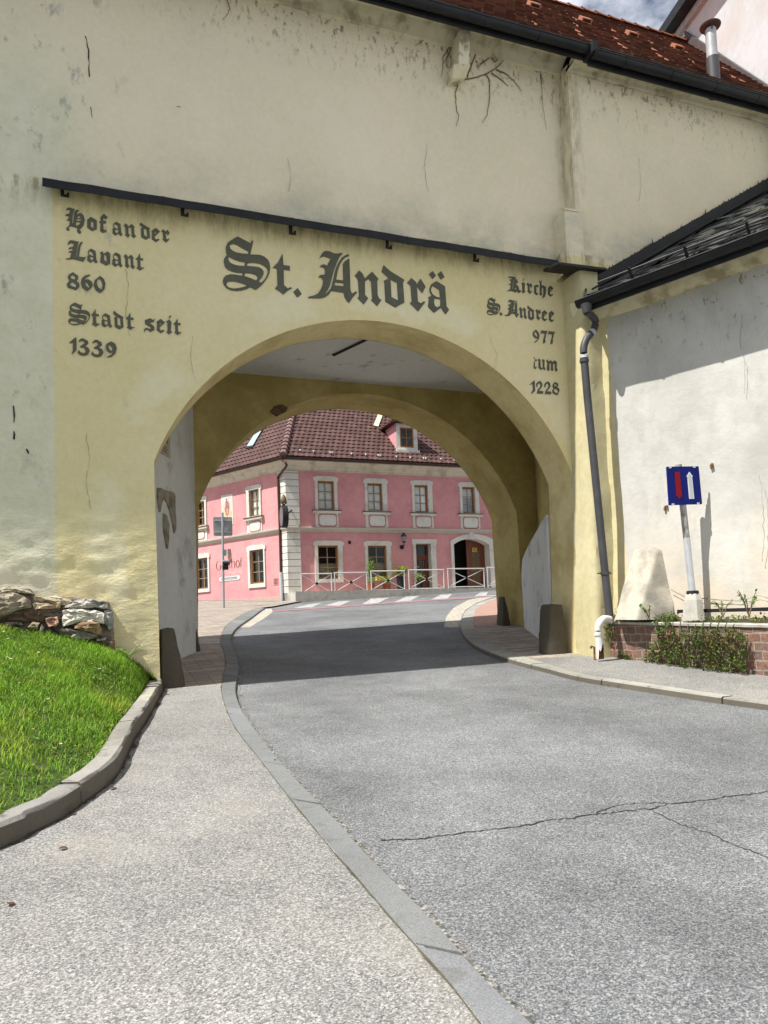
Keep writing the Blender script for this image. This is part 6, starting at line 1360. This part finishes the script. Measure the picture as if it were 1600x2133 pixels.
# writing on the side wall
def text(F, s, box, mat, o=.012, mb=None):
    cu = bpy.data.curves.new('t', 'FONT'); cu.body = s; ob = bpy.data.objects.new('t', cu); COL.objects.link(ob); bpy.context.view_layer.update()
    me = bpy.data.meshes.new_from_object(ob.evaluated_get(bpy.context.evaluated_depsgraph_get())); vs = np.array([v.co[:2] for v in me.vertices]); fs = [tuple(p.vertices) for p in me.polygons]
    bpy.data.objects.remove(ob); bpy.data.curves.remove(cu); bpy.data.meshes.remove(me)
    lo, hi = vs.min(0), vs.max(0); (q0, q1) = box; t = (vs - lo) / (hi - lo)
    mb.add([F.pt(q0[0] + (q1[0] - q0[0]) * u, q0[1] + (q1[1] - q0[1]) * v, o) for u, v in t], fs); return mb
def tb(c, x0, y0, x1, y1, o=.012): a, za = LF.sz(*c([(x0, y0)])[0], o); b, zb = LF.sz(*c([(x1, y1)])[0], o); return (a, za), (b, zb)
kt = crop(440, 1150, 20.0)
a, zg0 = LF.sz(*kt([(220, 745)])[0]); b, _ = LF.sz(*kt([(1300, 600)])[0]); zg1 = LF.sz(*kt([(860, 275)])[0])[1]
mb = MB()
def pen(path, ws, c=kt):      # a thick-and-thin brush stroke laid on the side wall
    P = [np.array(LF.sz(*p)) for p in c(path)]; k = abs(LF.sz(*c([(0, 100)])[0])[1] - LF.sz(*c([(0, 0)])[0])[1]) / 100; L = []
    P = smooth_path([np.array([p[0], p[1], w]) for p, w in zip(P, ws)], 4)
    for i, p in enumerate(P):
        t = P[min(i + 1, len(P) - 1)] - P[max(i - 1, 0)]; n = np.array([-t[1], t[0]]); n /= np.linalg.norm(n) + 1e-9; w = max(p[2], 3) * k * .5
        L.append([LF.pt(p[0] + n[0] * w, p[1] + n[1] * w, .012), LF.pt(p[0] - n[0] * w, p[1] - n[1] * w, .012)])
    mb.grid(L)
pen([(395, 435), (360, 385), (320, 370), (270, 400), (235, 480), (225, 570), (235, 660), (270, 725), (320, 745), (370, 720), (392, 680), (390, 570)], [8, 9, 10, 16, 28, 32, 28, 16, 10, 14, 26, 28])
pen([(350, 562), (430, 560)], [9, 9]); pen([(445, 470), (470, 430), (500, 440), (512, 480), (512, 600), (525, 650)], [8, 12, 16, 26, 28, 14]); pen([(510, 520), (460, 560), (445, 610), (465, 655), (505, 635)], [8, 12, 26, 14, 8])
pen([(695, 430), (665, 400), (642, 420), (640, 470), (670, 530), (708, 585), (708, 645), (680, 690), (645, 680)], [10, 10, 16, 24, 30, 28, 22, 10, 8]); pen([(800, 335), (786, 420), (778, 600), (795, 665)], [8, 22, 26, 14]); pen([(745, 408), (812, 396)], [9, 9])
pen([(862, 275), (866, 662)], [28, 28]); pen([(875, 445), (920, 375), (965, 395), (985, 480), (986, 655)], [8, 10, 22, 28, 28]); pen([(840, 666), (895, 660)], [8, 8]); pen([(960, 658), (1010, 652)], [8, 8])
pen([(1110 + 70 * cos(t), 492 - 148 * sin(t)) for t in np.linspace(0, 6.283, 17)], [8 + 24 * abs(cos(t)) for t in np.linspace(0, 6.283, 17)]); pen([(1298, 240), (1268, 228), (1246, 270), (1240, 400), (1246, 615)], [12, 9, 20, 28, 28]); pen([(1215, 358), (1280, 345)], [9, 9]); pen([(1220, 620), (1275, 614)], [8, 8])
mb.build('wall_lettering', m_ink, inn)
a, z0_ = LF.sz(*kt([(755, 915)])[0]); b, _ = LF.sz(*kt([(1300, 850)])[0]); z1_ = LF.sz(*kt([(1000, 750)])[0])[1]
mb = MB(); text(LF, 'magelzog', ((a, z0_ - .06), (b, z1_)), m_inkpale, mb=mb); mb.build('wall_lettering', m_inkpale, inn)
a, zl0 = LF.sz(*kt([(330, 1150)])[0]); b, zr0 = LF.sz(*kt([(1215, 1050)])[0]); zc_ = (zl0 + zr0) / 2; hh = .19
mb = MB(); n = 8; LF.poly(mb, [[(a + .15 * np.sign(b - a) + (.15 * cos(pi / 2 + pi * i / n)) * np.sign(b - a), zc_ + hh / 2 * sin(pi / 2 + pi * i / n)) for i in range(n + 1)] + [(b - .15 * np.sign(b - a) + .15 * cos(-pi / 2 + pi * i / n) * np.sign(b - a), zc_ + hh / 2 * sin(-pi / 2 + pi * i / n)) for i in range(n + 1)]], .004, .014)
a2, b2 = a + (b - a) * .13, a + (b - a) * .87; pn = mb.build('wall_plaque', m_signwhite, inn); mb = MB(); text(LF, 'KOMFORTZIMMER', ((a2, zc_ - .05), (b2, zc_ + .05)), m_ink, .017, mb); mb.build('plaque_lettering', m_ink, pn)
mb = MB(); r = LF.rect((1155, 795, 1215, 885), k2); LF.box(mb, r, 0, .015); 
for i in range(4): z = r[1] + (r[3] - r[1]) * (.2 + .2 * i); LF.box(mb, (r[0] + .04, z - .01, r[2] - .04, z + .01), .015, .018, 1)
mb.build('small_plaque', [simple('pink_plaque', (.45, .22, .20), .7), m_ink], inn)
mb = MB(); r = LF.rect((535, 408, 580, 488), k2); LF.box(mb, r, 0, .16); LF.box(mb, (r[0], r[1] - .02, r[2], r[1] + .02), .0, .17, 1); mb.build('wall_light', [simple('light_box', (.42, .38, .33), .7), m_trim], inn)
# painted panel with a robed figure
km = crop(440, 1020, 21.33); ml = lambda pts: [LF.sz(x, y) for x, y in km(pts)]
mb = MB(); LF.poly(mb, [ml([(445, 268), (952, 182), (995, 1530), (505, 1610)])], 0, .015); pn = mb.build('mural', m_trim, inn)
mb = MB(); LF.poly(mb, [ml([(490, 305), (915, 235), (955, 1495), (540, 1560)])], .01, .017)
LF.poly(mb, [ml([(510, 800), (600, 900), (820, 880), (940, 950), (955, 1490), (540, 1555)])], .016, .019, 1); LF.poly(mb, [ml([(650, 520), (690, 480), (740, 500), (800, 570), (825, 760), (800, 1060), (760, 1150), (690, 1150), (650, 1000), (610, 860), (650, 740)])], .018, .022, 2)
LF.poly(mb, [ml([(680, 850), (780, 840), (770, 1080), (710, 1080)])], .021, .024, 3); LF.poly(mb, [ml([(660, 430), (675, 390), (705, 385), (722, 420), (712, 470), (680, 485)])], .018, .022, 4)
mb.build('painted_panel', [simple('mural_sky', (.62, .58, .56), .9, var=.15, sc=3), simple('mural_ground', (.66, .50, .33), .9, var=.25, sc=6), simple('mural_robe', (.42, .19, .14), .9, var=.3, sc=8), simple('mural_skirt', (.62, .33, .27), .9), simple('mural_head', (.28, .16, .11), .9)], pn)
# hanging oval sign at the corner
mb = MB(); hb = RF.px(609, 1062, .05); oc = RF.px(592, 1076, .85); ax = nR * .30; n = 24
ring = [oc + ax * cos(2 * pi * i / n) + zz * .43 * sin(2 * pi * i / n) for i in range(n)]; mb.prism([[p - dR * .10 for p in ring]], dR * .20); mb.prism([[oc + (p - oc) * .86 - dR * .115 for p in ring]], dR * .23, 1)
hs = mb.build('hanging_sign', [m_iron, simple('sign_face', (.17, .15, .165), .5)], inn, smooth=40)
mb = MB(); tp_ = oc + zz * .43; mb.tube([tp_, tp_ + zz * .1, tp_ + zz * .22, tp_ + zz * .32, tp_ + zz * .42], [.05, .13, .10, .08, .02], 8); mb.tube([tp_ + zz * .05 - ax * .4, tp_ + zz * .2, tp_ + zz * .02 + ax * .4], [.02, .06, .02], 6); mb.tube([tp_ + zz * .12 + dR * .12, tp_ + zz * .28 + dR * .1], [.07, .04], 6, True, 1); mb.build('crest', [simple('crest_bronze', (.16, .12, .06), .5, .4), m_trim], hs, smooth=60)
mb = MB(); mb.tube([hb - nR * .05, hb + (oc - hb) * .62], .028, 8); mb.tube([hb - nR * .05, hb - nR * .0], .08, 10); mb.build('sign_bracket', m_iron, hs)
# wall lamp, small box
mb = MB(); q = RF.px(*k4([(872, 522)])[0], .0); mb.tube([q, q + nR * .22 + zz * .02, q + nR * .25 + zz * .16], .02, 6); mb.tube([q, q + nR * .03], .09, 10)
o = q + nR * .25 + zz * .16; mb.lathe(o, [(.05, 0), (.09, .04), (.115, .26), (.14, .27), (.05, .36), (.02, .42)], 8, 0); mb.lathe(o + zz * .05, [(.095, 0), (.118, .2)], 8, 1); mb.build('wall_lamp', [m_iron, simple('lamp_glass', (.25, .25, .27), .2)], inn)
mb = MB(); q = RF.px(*k4([(516, 490)])[0], 0); mb.obox(q - zz * .06 - dR * .05, dR * .10, nR * .05, zz * .12); mb.build('wall_box', m_dark, inn)
# ================================================================== terrace, railing, plants
TO = 1.25; s0 = RF.sz(*k4([(150, 868)])[0], TO)[0]
mb = MB(); mb.obox(RF.pt(s0, zB, .0), dR * 15.5, nR * TO, zz * (zT - zB)); te = mb.build('terrace', m_conc, None, RF.pt(s0, zT, TO)); tag(te, 'low stained concrete terrace kerb along the inn front', 'terrace')
def barrier(xs_, ys_, lb, first=[]):
    (xl, xr), (tl, tr, bl, br) = xs_, ys_; sa, sb = RF.sz(*k4([(xl, (tl + bl) / 2)])[0], TO - .08)[0], RF.sz(*k4([(xr, (tr + br) / 2)])[0], TO - .08)[0]
    zt = (RF.sz(*k4([(xl, tl)])[0], TO - .08)[1] + RF.sz(*k4([(xr, tr)])[0], TO - .08)[1]) / 2; zb = zt - .80
    P = lambda s, z: RF.pt(s, z, TO - .08)
    o = thing('barrier', lb, 'railing', P((sa + sb) / 2, zT), 'railing panels along the inn terrace')
    mb = MB(); r = .021
    for s in (sa + .03, sb - .03): mb.tube([P(s, zT - .02), P(s, zt)], r * 1.25, 8)
    mb.tube([P(sa, zt), P(sb, zt)], r * 1.2, 8); mb.tube([P(sa + .03, zb + .06), P(sb - .03, zb + .06)], r, 8); mb.build('frame', m_rail, o, smooth=60)
    mb = MB(); c = P((sa + sb) / 2, (zt + zb + .06) / 2)
    mb.tube([P(sa + .04, zt - .03), P(sb - .04, zb + .08)], r * .75, 7); mb.tube([P(sa + .04, zb + .08), P(sb - .04, zt - .03)], r * .75, 7); mb.tube([c - nR * .03, c + nR * .03], .055, 10, True, 1); mb.build('cross_brace', [m_rail, m_iron], o, smooth=60)
for xs_, ys_, lb in (((185, 400), (708, 697, 830, 832), 'white crossed railing panel nearest the inn corner, in front of the pink wall'), ((412, 640), (702, 688, 832, 825), 'white crossed railing panel between the two lower windows, second from the inn corner'), ((660, 895), (686, 682, 822, 816), 'white crossed railing panel in front of the lower window with plants'), ((917, 1163), (680, 673, 818, 808), 'white crossed railing panel in front of the narrow door'), ((1183, 1437), (671, 665, 808, 800), 'white crossed railing panel in front of the double wooden gate'), ((1452, 1690), (662, 658, 798, 795), 'white crossed railing panel cut off by the arch pier')):
    barrier(xs_, ys_, lb)
def potted(px, o, hp, rp, pts_n, hgt, spr, lb, pot, cols, size=(.10, .2), flower=None):
    b = RF.px(*k4([px])[0], o); b[2] = zT; w_ = thing('potted_plant', lb, 'potted plant', b, 'plants on the inn terrace')
    mb = MB(); mb.lathe(b, [(rp * .75, 0), (rp, hp), (rp * .9, hp), (rp * .85, hp - .03)], 14); mb.build('pot', pot, w_, smooth=40)
    mb = MB()
    for _ in range(pts_n):
        a_ = random.uniform(0, 6.28); t = random.random(); p = b + np.array([cos(a_) * spr * t * .7, sin(a_) * spr * t * .7, hp + hgt * random.random() * (1 - .3 * t)]); d = np.array([cos(a_), sin(a_), random.uniform(.1, 1.2)]); L = random.uniform(*size); leaf_shape(p, d, zz, L, L * .3, mb, cols())
    mb.build('foliage', m_leaf, w_, vcol=True)
    mb = MB(); mb.tube([b + zz * hp * .8, b + zz * (hp + hgt * .8)], .012, 5); mb.build('stem', m_vine, w_)
potted((665, 800), .75, .28, .15, 150, 1.0, .28, 'tall thin climbing plant between the railing panels, below the second window', m_clay, lambda: green(.13, .26, .04))
potted((770, 800), .75, .25, .17, 90, .28, .3, 'low yellow-green plant behind the third railing panel', m_clay, lambda: green(.30, .34, .03))
potted((868, 800), .70, .55, .19, 110, .30, .26, 'spiky yellow-green plant in a tall black pot, left of the narrow door', m_pot, lambda: green(.26, .32, .04), (.18, .32))
potted((995, 800), .85, .30, .16, 110, .35, .24, 'leafy plant in a dark pot in front of the narrow door', m_pot, lambda: green(.20, .30, .05))
mb = MB(); b = RF.px(*k4([(718, 735)])[0], .35); mb.obox(b - dR * .16 - zz * .08, dR * .34, nR * .14, zz * .16); yb = mb.build('flower_box', m_yellow, None, b); tag(yb, 'small yellow flower box at the sill of the lower window', 'flower box')
# ================================================================== sign pole in front of the side wall (seen from the back)
pb = G(466, 1266, HP); YQ_ = pb[1]; pp = lambda x, y, d=0.0: AtY(x, y, YQ_ + d)
so = thing('street_sign', 'grey back of a rectangular street sign on a slim pole before the pink side wall', 'street sign', pb)
mb = MB(); tp_ = pp(463.5, 1068); mb.tube([pb - zz * .1, tp_], .04, 10); mb.build('pole', m_steel, so, smooth=60)
mb = MB(); mb.prism([[pp(x, y, .07) for x, y in [(444, 1079), (446, 1077), (482, 1077), (483.8, 1079), (484.5, 1114), (483, 1116), (447, 1116.5), (445, 1115)]]], (0, .02, 0)); pt_ = mb.build('plate', m_steel, so)
for y in (1084, 1108): mb = MB(); mb.prism([[pp(x, yy, .05) for x, yy in [(446, y - 1), (483, y - 1), (483, y + 1), (446, y + 1)]]], (0, .02, 0)); mb.build('rail', m_galv, pt_)
mb = MB(); mb.prism([[pp(x, y, .06) for x, y in [(466.5, 1145), (472, 1144.5), (472, 1157.5), (466.5, 1158)]]], (0, .02, 0)); mb.build('small_plate', m_steel, so)
for y in (1169, 1174, 1180, 1184): q = pp(466.5, y, -.02); mb = MB(); mb.tube([q - np.array([.05, 0, 0]), q + np.array([.15 if y != 1174 else .18, 0, 0])], .05, 8); mb.build('clamp', m_iron if y % 2 == 0 else m_steel, so, smooth=50)
# housekeeping
for o in list(bpy.data.objects):
    if '_b' in o: del o['_b']
import OpenImageIO as oiio, numpy as np, sys
b=oiio.ImageBuf('/workdir/render_main.png'); a=b.get_pixels(oiio.FLOAT)[:,:,:3]
s=a.shape[1]/1600
for n,(x,y) in dict(wall_up=(600,250),wall_left=(50,700),panel=(250,850),panelmid=(700,640),upR=(1400,400),road=(1100,1600),roadshade=(750,1370),path=(500,1700),white=(1450,900),whiteshade=(1330,680),ceil=(700,760),backwall=(480,900),pinkL=(490,1130),pinkR=(720,1150),grass=(120,1480),butt=(1225,1200),kerb=(560,1590),inL=(370,1200),roofpink=(720,900),sky=(1200,30)).items():
    X,Y=int(x*s),int(y*s);p=a[max(0,Y-4):Y+5,X-4:X+5].reshape(-1,3).mean(0)*255
    print(n,p.round().astype(int))
